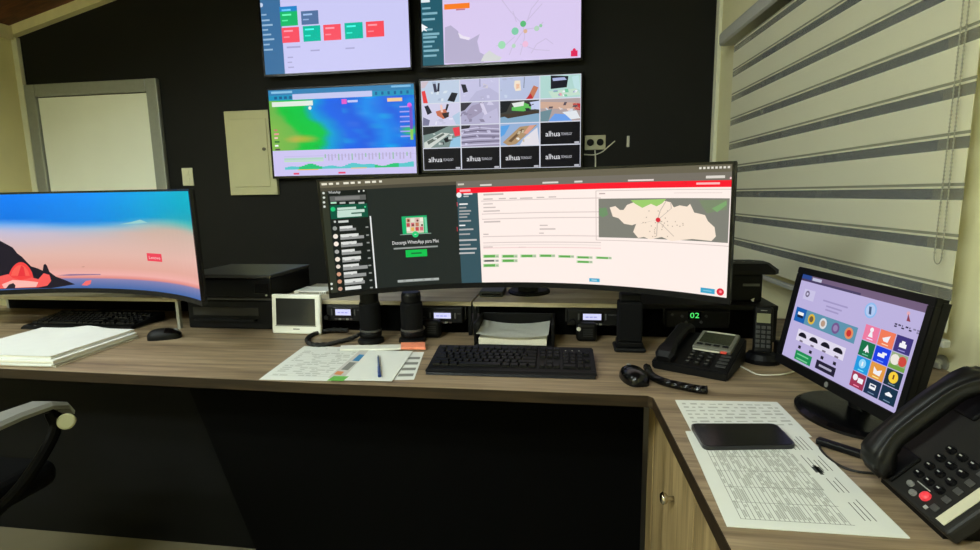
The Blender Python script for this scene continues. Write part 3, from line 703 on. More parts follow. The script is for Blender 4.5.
P.disc(*q(84, 219), 1.2, (200, 204, 200), 3, 8); P.rect(*q(98, 215), *q(142, 221), (206, 210, 206), 3)
avc = ((150, 154, 150), (236, 226, 214), (250, 236, 224), (170, 170, 166), (238, 226, 210), (226, 214, 200), (214, 160, 130), (206, 150, 122), (190, 150, 130))
for i, y_ in enumerate((247, 281, 313, 346, 378, 409, 441, 472, 503)):
    X = 84+i*2.9
    P.disc(*q(X, y_), 2.5 if i in (1, 2, 4) else 2.2, avc[i], 3, 12)
    P.rect(*q(X+20, y_-8), *q(X+20+55+((i*23) % 34), y_-1), (222, 224, 220), 3)
    if i < 8: P.rect(*q(X+20, y_+2), *q(X+20+70+((i*31) % 40), y_+7), (150, 152, 150), 3)
    P.rect(*q(214+i*2.4, y_-8), *q(226+i*2.4, y_-3), (150, 154, 150), 3)
ua, va_ = P.uv(*q(231, 195)); ub, vb_ = P.uv(*q(257, 500)); P.polyuv([(ua, va_), (ub, vb_), (ub+.0035, vb_), (ua+.0035, va_)], (238, 240, 238), 4)
# picture, title and button in the middle of the chat window
P.rect(*q(366, 197), *q(478, 268), (22, 178, 108), 2); P.rect(*q(462, 200), *q(476, 264), (120, 210, 170), 3); P.rect(*q(384, 203), *q(462, 264), (216, 206, 186), 3)
pc = ((196, 120, 90), (230, 180, 90), (226, 226, 206), (196, 70, 80), (226, 170, 170), (214, 110, 120), (240, 236, 220))
for i in range(4):
    for j in range(3): P.rect(*q(387+i*19, 206+j*19-(i*1.2)), *q(402+i*19, 221+j*19-(i*1.2)), pc[(i*2+j*3) % 7], 4)
for i in range(4): P.disc(*q(396+i*19, 214+(i % 2)*19), 1.1, (90, 60, 50), 5, 8)
P.rect(*q(360, 273), *q(492, 268.5), (150, 170, 160), 3)
P.disc(*q(425, 272), 3.2, (40, 206, 120), 5); P.rect(*q(421, 271), *q(429, 273), (230, 250, 240), 6)
P.text('Descarga WhatsApp para Mac', *q(327, 302), *q(525, 310), (240, 240, 238), 3)
P.rect(*q(333, 330), *q(520, 326), (150, 156, 152), 3)
ua, va_ = P.uv(*q(384, 353)); ub, vb_ = P.uv(*q(475, 359)); P.ruv(ua, va_-.03, ub, vb_+.012, (16, 196, 80), 3); P.ruv(ua+.014, va_-.004, ub-.014, vb_-.014, (24, 120, 60), 4)
P.rect(*q(350, 466), *q(525, 466), (150, 156, 152), 3)
ua, va_ = P.uv(*q(350, 470)); ub, vb_ = P.uv(*q(525, 460)); P.ruv(ua, va_-.006, ub, va_+.008, (176, 182, 178), 3)
# browser half
P.ruv(um, .055, 1, .115, (116, 110, 100), 1); P.ruv(um, .115, 1, .165, (252, 18, 44), 2)
q = lambda X, Y: (455+X/4.228, 165+Y/4.228)
P.ruv(um, .165, 1, 1, (255, 240, 233), 1)
us, _ = P.uv(480, 240); P.ruv(um, .165, us, 1, (54, 84, 94), 2)
for a, b in ((.40, .43), (.56, .60), (.64, .66)): P.ruv(a, .09, b, .105, (220, 216, 208), 3)
P.ruv(um+.004, .075, um+.02, .09, (210, 206, 190), 3); P.ruv(.77, .095, .83, .108, (236, 220, 214), 3); P.ruv(.945, .08, .985, .1, (220, 214, 204), 3)
P.ruv(um+.008, .131, um+.036, .15, (255, 176, 180), 4); P.ruv(.925, .13, .975, .145, (255, 190, 190), 4); P.disc(731, 178, 1.1, (255, 210, 210), 5, 8)
P.disc(*q(17, 127), 2.6, (236, 240, 240), 4)
for Y, w_, c in ((120, 40, 235), (130, 24, 190), (163, 36, 240), (178, 30, 170), (192, 50, 170), (205, 44, 170), (218, 34, 170), (234, 50, 170), (253, 26, 240), (270, 60, 180), (290, 46, 170), (315, 74, 190), (335, 48, 170), (352, 74, 190), (370, 66, 190)):
    P.rect(*q(18 if Y > 135 else 36, Y), *q((18 if Y > 135 else 34)+w_, Y+4.5), (c, c, c), 3)
for Y in (165, 270): P.rect(*q(8, Y-8), *q(11, Y+10), (240, 60, 80), 4)
ln = (214, 198, 194)
for (x0, y0, x1, h) in ((120, 122, 205, 4), (120, 142, 160, 4), (185, 140, 215, 4), (230, 139, 262, 4), (275, 138, 328, 4), (345, 135, 378, 4), (396, 133, 428, 4), (120, 163, 160, 3), (120, 178, 172, 3), (120, 193, 190, 3), (122, 238, 192, 4), (358, 253, 392, 4), (358, 268, 425, 5), (356, 286, 376, 4), (120, 291, 142, 4), (120, 345, 160, 3), (270, 346, 300, 3)):
    P.rect(*q(x0, y0), *q(x1, y0+h), (202, 188, 184), 2)
def hline(y_at_left, c, w_=.007, u0=None, u1=.705):
    _, v = P.uv(*q(115, y_at_left)); P.ruv(u0 or us+.008, v, u1, v+w_, c, 2)
for y_ in (151, 206, 228, 302, 328): hline(y_, ln)
hline(350, (240, 206, 204)); hline(338, (236, 222, 216))
for (x0, y0) in ((118, 381), (197, 381), (276, 380), (356, 379), (436, 382), (514, 386), (595, 388), (197, 400), (514, 405), (118, 420)):
    P.rect(*q(x0, y0-2), *q(x0+68, y0+11), (196, 222, 180), 2); P.rect(*q(x0+5, y0), *q(x0+52, y0+9), (96, 172, 80), 3); P.rect(*q(x0+55, y0+2), *q(x0+66, y0+8), (170, 176, 160), 3)
P.rect(*q(118, 400), *q(186, 409), (216, 222, 206), 2); P.rect(*q(124, 402), *q(166, 408), (84, 84, 80), 3); P.rect(*q(172, 402), *q(184, 408), (150, 150, 146), 3)
P.rect(*q(568, 478), *q(612, 495), (66, 170, 206), 3); P.rect(*q(577, 484), *q(600, 489), (190, 226, 240), 4)
q = lambda X, Y: (590+X/3.927, 160+Y/3.927)
a = P.uv(*q(22, 120)); b = P.uv(*q(553, 338)); 
for (u0, v0, u1, v1) in ((a[0], a[1], b[0], a[1]+.006), (a[0], b[1], b[0], b[1]+.006), (a[0], a[1], a[0]+.002, b[1]), (b[0]-.002, a[1], b[0], b[1])): P.ruv(u0, v0, u1, v1, (216, 200, 194), 2)
P.rect(*q(36, 130), *q(60, 134), (190, 170, 166), 3); P.rect(*q(330, 130), *q(520, 128), (200, 180, 176), 3)
P.rect(*q(34, 152), *q(542, 326), (128, 128, 118), 3)
P.poly([q(36, 190), q(64, 186), q(72, 214), q(50, 226), q(36, 216)], (112, 146, 104), 4)
P.poly([q(430, 158), q(540, 156), q(538, 196), q(500, 200), q(460, 210), q(440, 180)], (124, 138, 108), 4)
P.poly([q(480, 190), q(536, 160), q(538, 176), q(500, 205)], (126, 168, 110), 5)
pts = [(78, 186), (100, 181), (118, 196), (132, 196), (146, 176), (172, 166), (206, 182), (250, 168), (282, 158), (318, 166), (330, 186), (352, 178), (382, 183), (394, 172), (410, 206), (452, 216), (464, 240), (490, 264), (495, 300), (478, 318), (402, 310), (320, 318), (282, 302), (238, 312), (212, 302), (190, 306), (170, 282), (182, 250), (166, 256), (134, 250), (112, 228), (90, 222)]
cxx = sum(p[0] for p in pts)/len(pts); cyy = sum(p[1] for p in pts)/len(pts)
P.poly([q(*p) for p in pts], (250, 231, 212), 5)
P.poly([q(160, 158), q(300, 153), q(284, 170), q(262, 182), q(240, 172), q(206, 188), q(178, 172)], (158, 206, 110), 6)
for pr in ([(300, 160), (276, 200), (266, 236), (262, 300)], [(266, 236), (320, 190), (318, 168)], [(266, 236), (300, 270), (330, 300)], [(200, 250), (240, 240), (266, 236)]):
    for (A, B), (C, D) in zip(pr, pr[1:]): P.poly([q(A-2, B), q(A+2, B), q(C+2, D), q(C-2, D)], (206, 190, 176), 7)
rnd = random.Random(5)
for _ in range(34): X, Y = rnd.gauss(275, 45), rnd.gauss(255, 26); P.disc(*q(X, min(300, max(200, Y))), .7, (196, 178, 160), 7, 6)
P.disc(*q(268, 235), 2.4, (216, 40, 60), 8)
P.rect(*q(435, 500), *q(490, 527), (60, 166, 204), 3); P.rect(*q(445, 510), *q(478, 517), (150, 206, 228), 4)
P.disc(*q(512, 518), 3.8, (226, 40, 60), 3); P.disc(*q(513, 517), 1.5, (250, 150, 160), 5, 8)
P.build('screen', t)

t, P = curved_monitor('left curved monitor showing a beach wallpaper with red tents', (-1.68, 1.64, .913), -.004, -.026, .001, .235)
q = lambda X, Y: (X/4.667, 190+Y/4.667)
us, vs0 = P.uv(100, 226)
NU = 40
def skyc(u, v):
    A = [(0, 128, 248), (0, 146, 250), (0, 170, 226), (0, 178, 192)]
    def mixl(L, x):
        x = max(0, min(.999, x))*(len(L)-1); i = int(x); k = x-i; return tuple(L[i][n]*(1-k)+L[i+1][n]*k for n in range(3))
    top = mixl(A, (u-.3)/.7)
    rows = [(0, top), (.27, tuple(c*.92 for c in top)), (.33, mixl([(120, 176, 240), (150, 190, 220), (150, 190, 190), (60, 186, 176)], (u-.3)/.7)), (.40, mixl([(196, 190, 214), (206, 184, 186), (206, 178, 164), (196, 176, 160)], (u-.3)/.7)), (.62, (226, 184, 172)), (.78, (228, 170, 156)), (.85, (240, 176, 170)), (.885, (226, 140, 132)), (.90, (130, 130, 178)), (1, (66, 102, 166))]
    v2 = v + .03*math.sin(u*9)*(.2 < v < .5)
    for (a, c), (b, d) in zip(rows, rows[1:]):
        if v2 <= b: k = max(0, (v2-a)/(b-a)); return tuple(c[n]*(1-k)+d[n]*k for n in range(3))
    return rows[-1][1]
vsr = [0, .09, .18, .25, .29, .33, .37, .41, .48, .56, .64, .72, .78, .82, .85, .87, .885, .9, .93, .965, 1]
for i in range(NU):
    for a, b in zip(vsr, vsr[1:]):
        q4 = [(i/NU, a), (i/NU, b), ((i+1)/NU, b), ((i+1)/NU, a)]; P.face(q4, [skyc(*p) for p in q4], 0)
rock = [(-.3, .16), (0, .20)]
P.poly([q(0, 236), q(30, 252), q(60, 268), q(82, 296), q(104, 312), q(128, 338), q(146, 356), q(178, 366), q(200, 376), q(204, 350), q(212, 344), q(220, 352), q(232, 382), q(262, 404), q(300, 418), q(352, 440), q(240, 458), q(0, 462)], (26, 20, 36), 2)
ur, vr = P.uv(*q(0, 236)); ur2, vr2 = P.uv(*q(0, 462))
P.polyuv([(0, .1), (ur*.5, vr*.8), (ur+.001, vr), (ur2+.001, min(.985, vr2)), (0, .985)], (26, 20, 36), 2)
def arcpoly(x0, x1, yb, h, n=12): return [q(x0+(x1-x0)*i/n, yb-h*math.sin(PI*i/n)**.6) for i in range(n+1)]
P.poly(arcpoly(36, 160, 420, 84), (244, 66, 66), 3); P.poly(arcpoly(52, 140, 400, 50), (250, 96, 84), 4); P.poly([q(84, 402), q(100, 352), q(112, 360), q(120, 402)], (236, 52, 60), 5)
P.poly([q(0, 402), q(40, 392), q(60, 410), q(100, 420), q(150, 408), q(180, 416), q(205, 388), q(232, 396), q(240, 424), q(222, 446), q(180, 454), q(0, 460)], (248, 92, 88), 4)
P.poly([q(10, 440), q(60, 420), q(130, 424), q(180, 430), q(170, 452), q(20, 458)], (252, 186, 176), 5); P.poly([q(28, 460), q(44, 440), q(64, 434), q(74, 446), q(70, 458)], (44, 34, 44), 6)
P.poly([q(382, 444), q(402, 424), q(428, 420), q(424, 438), q(408, 446)], (246, 110, 110), 4)
P.poly([q(380, 358), q(398, 356), q(390, 361)], (196, 140, 130), 2); P.poly([q(270, 398), q(330, 392), q(470, 392), q(470, 396), q(330, 400)], (150, 118, 150), 2)
P.poly([q(560, 160), q(610, 150), q(655, 138), q(690, 152), q(650, 156)], (150, 206, 206), 2)
P.rect(*q(685, 294), *q(759, 336), (238, 66, 88), 3); P.text('Lenovo', *q(696, 307), *q(750, 325), (255, 214, 214), 4)
P.build('screen', t)

# ================================================================== small tilted monitor on the wing
t = thing('desktop_monitor', 'small black desktop monitor showing a grid of coloured app tiles', 'monitor', loc=(.595, 1.15, DZT))
P = Panel((.554, 1.169, .821), -1.402, .188, -.002, None, .36, .2025)
bu, bt, bb = .016/.36, .015/.2025, .022/.2025
P.slab('back_shell', -bu*.92, -bt*.9, 1+bu*.92, 1+bb*.92, .003, .03, BLK, t, bev=.006)
for a in ((-bu, -bt, 1+bu, 0), (-bu, 1, 1+bu, 1+bb), (-bu, 0, 0, 1), (1, 0, 1+bu, 1)): P.slab('bezel', *a, -.006, .008, BLK, t, bev=.0015)
P.slab('rear_housing', .25, .2, .75, .85, .03, .055, BLK, t, bev=.006)
P.ruv(0, 0, 1, 1, (186, 176, 220), 0); P.ruv(0, 0, 1, .075, (112, 92, 122), 1); P.ruv(0, 0, .1, .05, (40, 70, 140), 2); P.ruv(.11, .015, .2, .05, (190, 190, 215), 2); P.ruv(0, .05, .55, .075, (70, 60, 96), 2)
P.ruv(.06, .16, .17, .28, (200, 194, 228), 1); P.disc(808, 294, 2.2, (110, 100, 130), 3); P.disc(808, 294, 1.0, (210, 205, 230), 4)
for k, (a, b, c) in enumerate(((.26, .48, .22), (.30, .44, .27), (.30, .42, .31))): P.ruv(a, c, b, c+.018, (160, 150, 196), 2)
P.disc(871, 310.5, 6.5, (140, 186, 236), 2); P.disc(871, 310.5, 5.0, (176, 200, 240), 3); P.poly([(869.8, 306.5), (872.3, 307), (871.6, 315), (869.2, 314)], (66, 90, 130), 4)
a = P.uv(895.5, 323); b = P.uv(921, 334)
rnd = random.Random(11)
for k in range(7):
    u0 = a[0]+(b[0]-a[0])*k/7; u1 = u0+(b[0]-a[0])/7*.72; col = (54, 48, 78) if k < 5 else (130, 124, 156)
    P.ruv(u0, a[1], u0+(u1-u0)*.35, b[1]-.012, col, 3); P.ruv(u0, a[1]+(.0 if k % 2 else .02), u1, a[1]+(.014 if k % 2 else .034), col, 3)
    if k % 3 == 0: P.ruv(u0, b[1]-.026, u1, b[1]-.012, col, 3)
P.poly([(907, 321), (909, 314), (911, 322)], (140, 60, 80), 4); P.disc(909, 313.5, 1.8, (226, 170, 180), 3)
# banner with five emblems
a = P.uv(797.5, 306.5); b = P.uv(854, 344); P.ruv(a[0], a[1], b[0], b[1], (92, 146, 172), 1)
for k, c in enumerate(((26, 62, 122), (222, 182, 60), (216, 218, 222), (112, 86, 140), (226, 140, 96))):
    uc = a[0]+(b[0]-a[0])*(k+.5)/5; vc = (a[1]+b[1])/2
    if k == 0: P.ruv(a[0], a[1], a[0]+(b[0]-a[0])*.19, b[1], (22, 96, 176), 2); P.ruv(uc-.03, vc-.035, uc+.03, vc+.0, (240, 240, 240), 3); P.ruv(uc-.03, vc+.0, uc+.03, vc+.03, (20, 30, 60), 3)
    else: P.discuv(uc, vc, .034, c, 2); P.discuv(uc, vc, .02, ((0, 0, 0), (110, 90, 60), (180, 150, 130), (150, 130, 176), (200, 50, 50))[k], 3)
# four moustache-like vehicle icons on a white card
a = P.uv(799, 328.5); b = P.uv(843, 361); P.ruv(a[0], a[1], b[0], b[1], (222, 216, 236), 1)
for k in range(4):
    uc = a[0]+(b[0]-a[0])*(k+.5)/4; v0 = a[1]+.03; w_ = .042
    P.polyuv([(uc+w_*math.cos(PI*i/8), v0+.045-.05*math.sin(PI*i/8)) for i in range(9)]+[(uc-w_*.8, v0+.05), (uc+w_*.8, v0+.05)], (22, 20, 34), 2)
    P.ruv(uc-.016, v0+.085, uc+.016, v0+.105, (120, 110, 130), 2); P.ruv(uc-.013, v0+.15, uc+.013, v0+.185, (26, 24, 38), 2)
a = P.uv(796.6, 349.5); b = P.uv(810, 366.5); P.ruv(a[0], a[1], b[0], b[1], (26, 140, 82), 2)
for k in range(3): P.ruv(a[0]+.02, a[1]+.03+k*.05, b[0]-.03, a[1]+.045+k*.05, (120, 206, 150), 3)
a = P.uv(817.3, 359.3); b = P.uv(834, 377.3); P.ruv(a[0], a[1], b[0], b[1], (34, 30, 52), 2); P.ruv(a[0]+.03, (a[1]+b[1])/2-.012, b[0]-.03, (a[1]+b[1])/2+.012, (170, 166, 190), 3)
# tiles
a = P.uv(866.4, 323.6); b = P.uv(894.3, 408.2); cu, cv = (b[0]-a[0])/3, (b[1]-a[1])/4
TC = (((236, 122, 160), (240, 122, 88), (60, 50, 122)), ((20, 112, 72), (22, 62, 226), (150, 170, 130)), ((32, 152, 222), (226, 152, 66), (22, 48, 62)), ((160, 52, 84), (26, 48, 78), (22, 50, 74)))
for j in range(4):
    for i in range(3):
        u0, v0 = a[0]+cu*i, a[1]+cv*j; g = .003; P.ruv(u0+g, v0+g, u0+cu-g, v0+cv-g*1.6, TC[j][i], 2)
        U = lambda x: u0+cu*x; V = lambda y: v0+cv*y; Wt = (240, 240, 246)
        if (j, i) == (1, 2): P.discuv(U(.3), V(.42), .028, (236, 230, 220), 3); P.discuv(U(.72), V(.4), .026, (206, 70, 60), 3); P.ruv(U(.02), V(.72), U(.97), V(.95), (110, 160, 70), 3); continue
        if (j, i) == (2, 2): P.discuv(U(.5), V(.42), .03, (246, 206, 60), 3); P.ruv(U(.46), V(.26), U(.55), V(.52), (120, 70, 30), 4)
        elif (j, i) == (2, 0): P.discuv(U(.5), V(.4), .026, (150, 214, 246), 3); P.ruv(U(.46), V(.28), U(.55), V(.55), Wt, 4)
        elif (j, i) == (0, 0): P.polyuv([(U(.5), V(.2)), (U(.66), V(.7)), (U(.34), V(.7))], Wt, 3); P.discuv(U(.5), V(.25), .013, Wt, 4)
        elif (j, i) == (0, 1): P.polyuv([(U(.25), V(.5)), (U(.7), V(.25)), (U(.62), V(.68)), (U(.36), V(.66))], Wt, 3)
        elif (j, i) == (0, 2): P.ruv(U(.3), V(.42), U(.7), V(.66), Wt, 3); P.ruv(U(.4), V(.28), U(.6), V(.42), Wt, 3)
        elif (j, i) == (1, 0): P.polyuv([(U(.5), V(.18)), (U(.7), V(.66)), (U(.56), V(.6)), (U(.5), V(.72)), (U(.42), V(.6)), (U(.3), V(.66))], Wt, 3)
        elif (j, i) == (1, 1): P.ruv(U(.25), V(.4), U(.68), V(.6), Wt, 3); P.ruv(U(.5), V(.28), U(.78), V(.4), Wt, 3)
        elif (j, i) == (2, 1): P.polyuv([(U(.25), V(.25)), (U(.5), V(.45)), (U(.78), V(.3)), (U(.72), V(.7)), (U(.3), V(.66))], Wt, 3)
        elif (j, i) == (3, 0): P.discuv(U(.3), V(.35), .018, Wt, 3); P.ruv(U(.5), V(.3), U(.85), V(.6), Wt, 3)
        elif (j, i) == (3, 1): P.ruv(U(.3), V(.28), U(.7), V(.6), Wt, 3); P.ruv(U(.36), V(.34), U(.64), V(.44), (60, 70, 100), 4)
        else: P.polyuv([(U(.3), V(.45)), (U(.5), V(.28)), (U(.74), V(.42)), (U(.7), V(.52)), (U(.36), V(.54))], Wt, 3)
        P.ruv(U(.3), V(.8), U(.7), V(.86), tuple(min(255, c+90) for c in TC[j][i]), 3)
P.build('screen', t)
bm = lathe(NB(), ((0, 0), (1, 0), (1, .006), (.9, .012), (.3, .017), (0, .018)), 40, Matrix.Translation((.592, 1.152, DZT)), sx=.102, sy=.125)
obj('stand_foot', bm, BLK2, t, world=True, smooth=False)
n0 = P.at(.5, .75, .045); 
bm = NB(); p0 = Vector((.61, 1.155, DZT+.014)); tube(bm, [p0, p0.lerp(n0, .55), n0], .022, 14); obj('stand_neck', bm, BLK, t, world=True)
c0 = P.at(.5, 1+bb*.55, -.0062)
obj('badge', lathe(NB(), ((0, 0), (.006, 0), (.006, .0006), (0, .0008)), 14, Matrix.Translation(c0) @ (P.M.to_4x4()) @ Matrix.Rotation(PI/2, 4, 'X')), BTN, t, world=True)

# ================================================================== keyboard
KA = onz(425, 374, .75); KB = onz(597, 379, .75)
kb = thing('computer_keyboard', 'full-size black keyboard lying in front of the centre monitor', 'keyboard', group='black keyboards', loc=(KA.x, KA.y, DZT), rotz=math.atan2(KB.y-KA.y, KB.x-KA.x)+.004)
KW, KD = (KB-KA).length, .178
zt = lambda y: .0135+.125*(y-.03) if y > .03 else .0135
bm = NB(); prof = [(0, .003), (.0, .008), (.006, .0125), (.03, .0135), (KD-.006, zt(KD-.006)), (KD, zt(KD)-.004), (KD, .006), (KD-.01, .003)]
prism(bm, prof, 'x', .0, KW); bmesh.ops.bevel(bm, geom=[e for e in bm.edges if abs(e.verts[0].co.x-e.verts[1].co.x) < 1e-6], offset=.003, segments=2, affect='EDGES')
obj('body', bm, BLK3, kb)
bm = NB(); prism(bm, [(-.008, .001), (-.004, .007), (.02, .0138), (.028, .0142), (.028, .001)], 'x', .004, KW-.004); obj('palm_rest', bm, BLK, kb)
for x in (.04, KW-.04): box('foot', (x-.012, x+.012, KD-.02, KD-.012, 0, .014), RUBBER, kb, .001)
un = (KW-.024)/22.6; kd = .0205
def keymesh(w_):
    bm = NB(); a, b = w_*un/2-.0011, kd/2-.0012; c, d = a-.0022, b-.0022
    lo = [bm.verts.new(p) for p in ((-a, -b, 0), (a, -b, 0), (a, b, 0), (-a, b, 0))]; hi = [bm.verts.new(p) for p in ((-c, -d, .0065), (c, -d, .0065), (c, d, .0065), (-c, d, .0065))]
    bm.faces.new(hi)
    for i in range(4): bm.faces.new((lo[i], lo[(i+1) % 4], hi[(i+1) % 4], hi[i]))
    return bm
proto = {}
tl = math.atan(.125)
def key(x, row, w_=1):
    y = .040+row*kd+(.004 if row == 5 else 0)
    lc = (.012+(x+w_/2)*un, y, zt(y)+.0002)
    if w_ not in proto:
        o = obj('key', keymesh(w_), KEYM, kb, loc=lc); o.rotation_euler = (tl, 0, 0); proto[w_] = o
    else: copy_part(proto[w_], kb, lc, (tl, 0, 0))
rows = [[1.25, 1.25, 1.25, 6.25, 1.25, 1.25, 1.25, 1.25], [2.25]+[1]*10+[2.75], [1.75]+[1]*11+[2.25], [1.5]+[1]*12+[1.5], [1]*13+[2]]
for r, ws in enumerate(rows):
    x = 0
    for w_ in ws: key(x, r, w_); x += w_
key(0, 5)
for g in range(3):
    for i in range(4): key(2+g*4.5+i, 5)
for x in range(3):
    key(15.3+x, 0); key(15.3+x, 3); key(15.3+x, 4); key(15.3+x, 5)
key(16.3, 1)
for x in range(4):
    if x < 3: key(18.6+x, 1); key(18.6+x, 2); key(18.6+x, 3)
    key(18.6+x, 4)
key(18.6, 0, 2); key(20.6, 0); key(21.6, 0); key(21.6, 2)
for i, x in enumerate((19.0, 20.0, 21.0)):
    y = .040+5*kd+.004; box('status_light', (.012+x*un, .012+x*un+.004, y-.002, y+.002, zt(y), zt(y)+.0012), mat('status_grey', (150, 150, 140), .4), kb, 0)

dup(kb, (-2.03, 1.665, DZT), 'black keyboard half hidden behind the thick paper stack', .03)

# ================================================================== mice
def mouse(label, loc, rz, mm):
    t = thing('computer_mouse', label, 'mouse', loc=loc, rotz=rz, group='black computer mice')
    def surf(u, v, off=0):      # u 0..1 nose(+y) to tail, v -1..1 across
        y = .052*math.cos(PI*u); wd = .031*(math.sin(PI*u)**.55)*(1-.10*math.sin(PI*u)*(.5-u)); a = v*PI/2
        h = .036*(math.sin(PI*u)**.6)*(.86+.28*u)
        return Vector((wd*math.sin(a)*(1+off*20), y, max(0, h*(math.cos(a)**.7)+off)))
    def patch(u0, u1, v0, v1, off, n=12, k=12):
        bm = NB(); g = [[bm.verts.new(surf(u0+(u1-u0)*i/n, v0+(v1-v0)*j/k, off)) for j in range(k+1)] for i in range(n+1)]
        for i in range(n):
            for j in range(k):
                try: bm.faces.new((g[i][j], g[i][j+1], g[i+1][j+1], g[i+1][j]))
                except ValueError: pass
        bmesh.ops.recalc_face_normals(bm, faces=bm.faces); return bm
    obj('shell', patch(.0005, .9995, -1, 1, 0, 20, 20), mm, t, smooth=True)
    for v0, v1 in ((-.62, -.06), (.06, .62)): obj('button', patch(.06, .46, v0, v1, .0008), BLK2, t, smooth=True)
    c = surf(.26, 0); obj('scroll_wheel', cyl(NB(), (-.0035, c.y, c.z-.004), (.0035, c.y, c.z-.004), .0085, n=18), BTN, t)
    return t
mouse('black mouse on the desk right of the keyboard', (.168, 1.325, DZT), .25, BLK2)
mouse('black mouse on the desk beside the paper stack', (-1.368, 1.588, DZT), -1.15, BLK)

# ================================================================== paper
def sheet(name, label, cat, corners, z, th, parts=None, m_=PAPER):
    """flat stack of paper through four desk points, near-left, near-right, far-right, far-left"""
    c = sum((Vector(p) for p in corners), Vector((0, 0, 0)))/4; t = thing(name, label, cat, loc=(c.x, c.y, z))
    bm = NB(); prism(bm, [(p[0], p[1]) for p in corners], 'z', z, z+th); obj('sheet', bm, m_, t, world=True)
    A, B, C, D = [Vector((p[0], p[1], 0)) for p in corners]
    def at(u, v): return (A*(1-u)+B*u)*(1-v)+(D*(1-u)+C*u)*v
    for nm, mm, rects in (parts or ()):
        bm = NB()
        for r in rects:
            u0, v0, u1, v1 = r
            bm.faces.new([bm.verts.new((p.x, p.y, z+th+.00025)) for p in (at(u0, v0), at(u1, v0), at(u1, v1), at(u0, v1))])
        o_ = obj(nm, bm, mm, t, world=True)
        if len(rects) > 1: o_['kind'] = 'stuff'
    return t
zz = lambda L_, z=.7505: [onz(x, y, z) for x, y in L_]
# form at the right: a big table printed across, a narrower second block
rnd = random.Random(21)
g1, g2, g3 = [], [], []
for i in range(23):
    u = .10+i*.0285
    g1.append((u, .06, u+.004, .94)) if i % 1 == 0 else None
    v = .08
    while v < .9:
        L_ = rnd.uniform(.02, .12)
        if rnd.random() < .5: g2.append((u+.008, v, u+.022, min(.93, v+L_)))
        v += L_+rnd.uniform(.01, .04)
for v in (.06, .20, .34, .50, .66, .80, .93): g1.append((.10, v, .75, v+.003))
for i in range(5):
    u = .80+i*.032
    for v in (.1, .32, .52, .74):
        if rnd.random() < .8: g3.append((u, v, u+.006, v+rnd.uniform(.1, .19)))
g3 += [(.80, .50, .86, .56), (.82, .48, .845, .575)]
sheet('printed_form', 'printed table form on the wing, nearest the desk corner', 'paper', zz(((727, 527), (910, 539), (800, 430), (685.5, 432))), .7508, .0016, (('table_print', INKG, g1), ('text_print', INKL, g2), ('text_print', INKD, g3)))
g1 = []
for j in range(7):
    v = .30+j*.095; u = .05
    while u < .92:
        L_ = rnd.uniform(.03, .1); g1.append((u, v, min(.95, u+L_), v+rnd.uniform(.025, .045))); u += L_+rnd.uniform(.015, .05)
sheet('printed_form', 'handwritten sheet lying partly under the smartphone', 'paper', zz(((696, 440), (812, 437), (777, 402), (675, 400))), .7501, .0006, (('handwriting', INKL, g1),))
# left papers
g1 = []; g2 = []
for j in range(17):
    v = .1+j*.05; g1.append((.08, v, .90, v+.004))
    u = .1
    while u < .86:
        L_ = rnd.uniform(.03, .14)
        if rnd.random() < .55: g2.append((u, v+.012, min(.9, u+L_), v+.03))
        u += L_+.02
sheet('printed_form', 'pale printed form near the front edge left of the pen', 'paper', zz(((259, 379.5), (331, 381), (368, 348), (304.5, 346))), .7501, .0008, (('table_print', INKL, g1), ('text_print', INKL, g2)))
sheet('paper_sheet', 'blank white sheet under the blue pen', 'paper', zz(((342, 381), (392, 382), (413, 352), (369, 351))), .7522, .0012)
lf = sheet('leaflet', 'colourful leaflet slip showing between the two desk sheets', 'leaflet', zz(((328, 378), (346, 380), (377, 350), (362, 349))), .7512, .0006,
           (('blue_print', mat('leaf_blue', (52, 122, 168), .7), [(.25, .55, .75, .78)]), ('orange_print', mat('leaf_orange', (206, 132, 84), .7), [(.62, .72, .98, .95), (.1, .1, .5, .2)]), ('grey_print', INKG, [(.2, .25, .6, .5)])), mat('leaf_pale', (190, 186, 180), .7))
sheet('sticky_tab', 'small green sticky tab at the desk edge', 'sticky note', zz(((327, 381.5), (343, 382), (349, 377.5), (334, 377))), .7532, .0005, None, mat('tab_green', (96, 168, 70), .7))
sheet('printed_form', 'form peeking out between the white sheet and the keyboard', 'paper', zz(((391, 380), (414, 379.5), (424, 352), (408, 352))), .7501, .0006, (('text_print', INKG, [(.2, .1+.2*i, .9, .19+.2*i) for i in range(4)]),))
st = sheet('marker_strip', 'white plastic strip with an orange end behind the sheets', 'ruler', zz(((340, 351.8), (401, 350.8), (401, 346.8), (341, 347.8))), .7536, .005, None, WHITEP)
A = zz(((401, 350.5), (425.5, 350.5), (425, 345), (401, 345.4)))
bm = prism(NB(), [(p.x, p.y) for p in A], 'z', .7536, .7605); tag(obj('orange_end', bm, mat('marker_orange', (250, 146, 112), .6, noise=.15, nscale=80), st, world=True), 'orange end with dark print')
# pen
pa = onz(378, 355, .757); pb = onz(379.5, 376, .757); pd = (pb-pa)
pn = thing('ballpoint_pen', 'blue ballpoint pen lying on the blank sheet', 'pen', loc=(pb.x, pb.y, .7535))
BLUE = mat('pen_blue', (34, 60, 120), .3)
zc = Vector((0, 0, .0002))
obj('barrel', cyl(NB(), pa+pd*.12+zc, pa+pd*.62+zc, .0032, .0036, 14), mat('pen_clear', (92, 106, 132), .25), pn, world=True)
obj('cap', cyl(NB(), pa+pd*.6+zc, pb+zc, .0046, .0046, 14), BLUE, pn, world=True)
obj('tip', cyl(NB(), pa+pd*.12+zc, pa+zc, .003, .0007, 12), CHROME, pn, world=True)
obj('clip', cyl(NB(), pa+pd*.62+zc*1+Vector((0, 0, .005)), pa+pd*.92+Vector((0, 0, .005)), .0011, n=8), BLUE, pn, world=True)

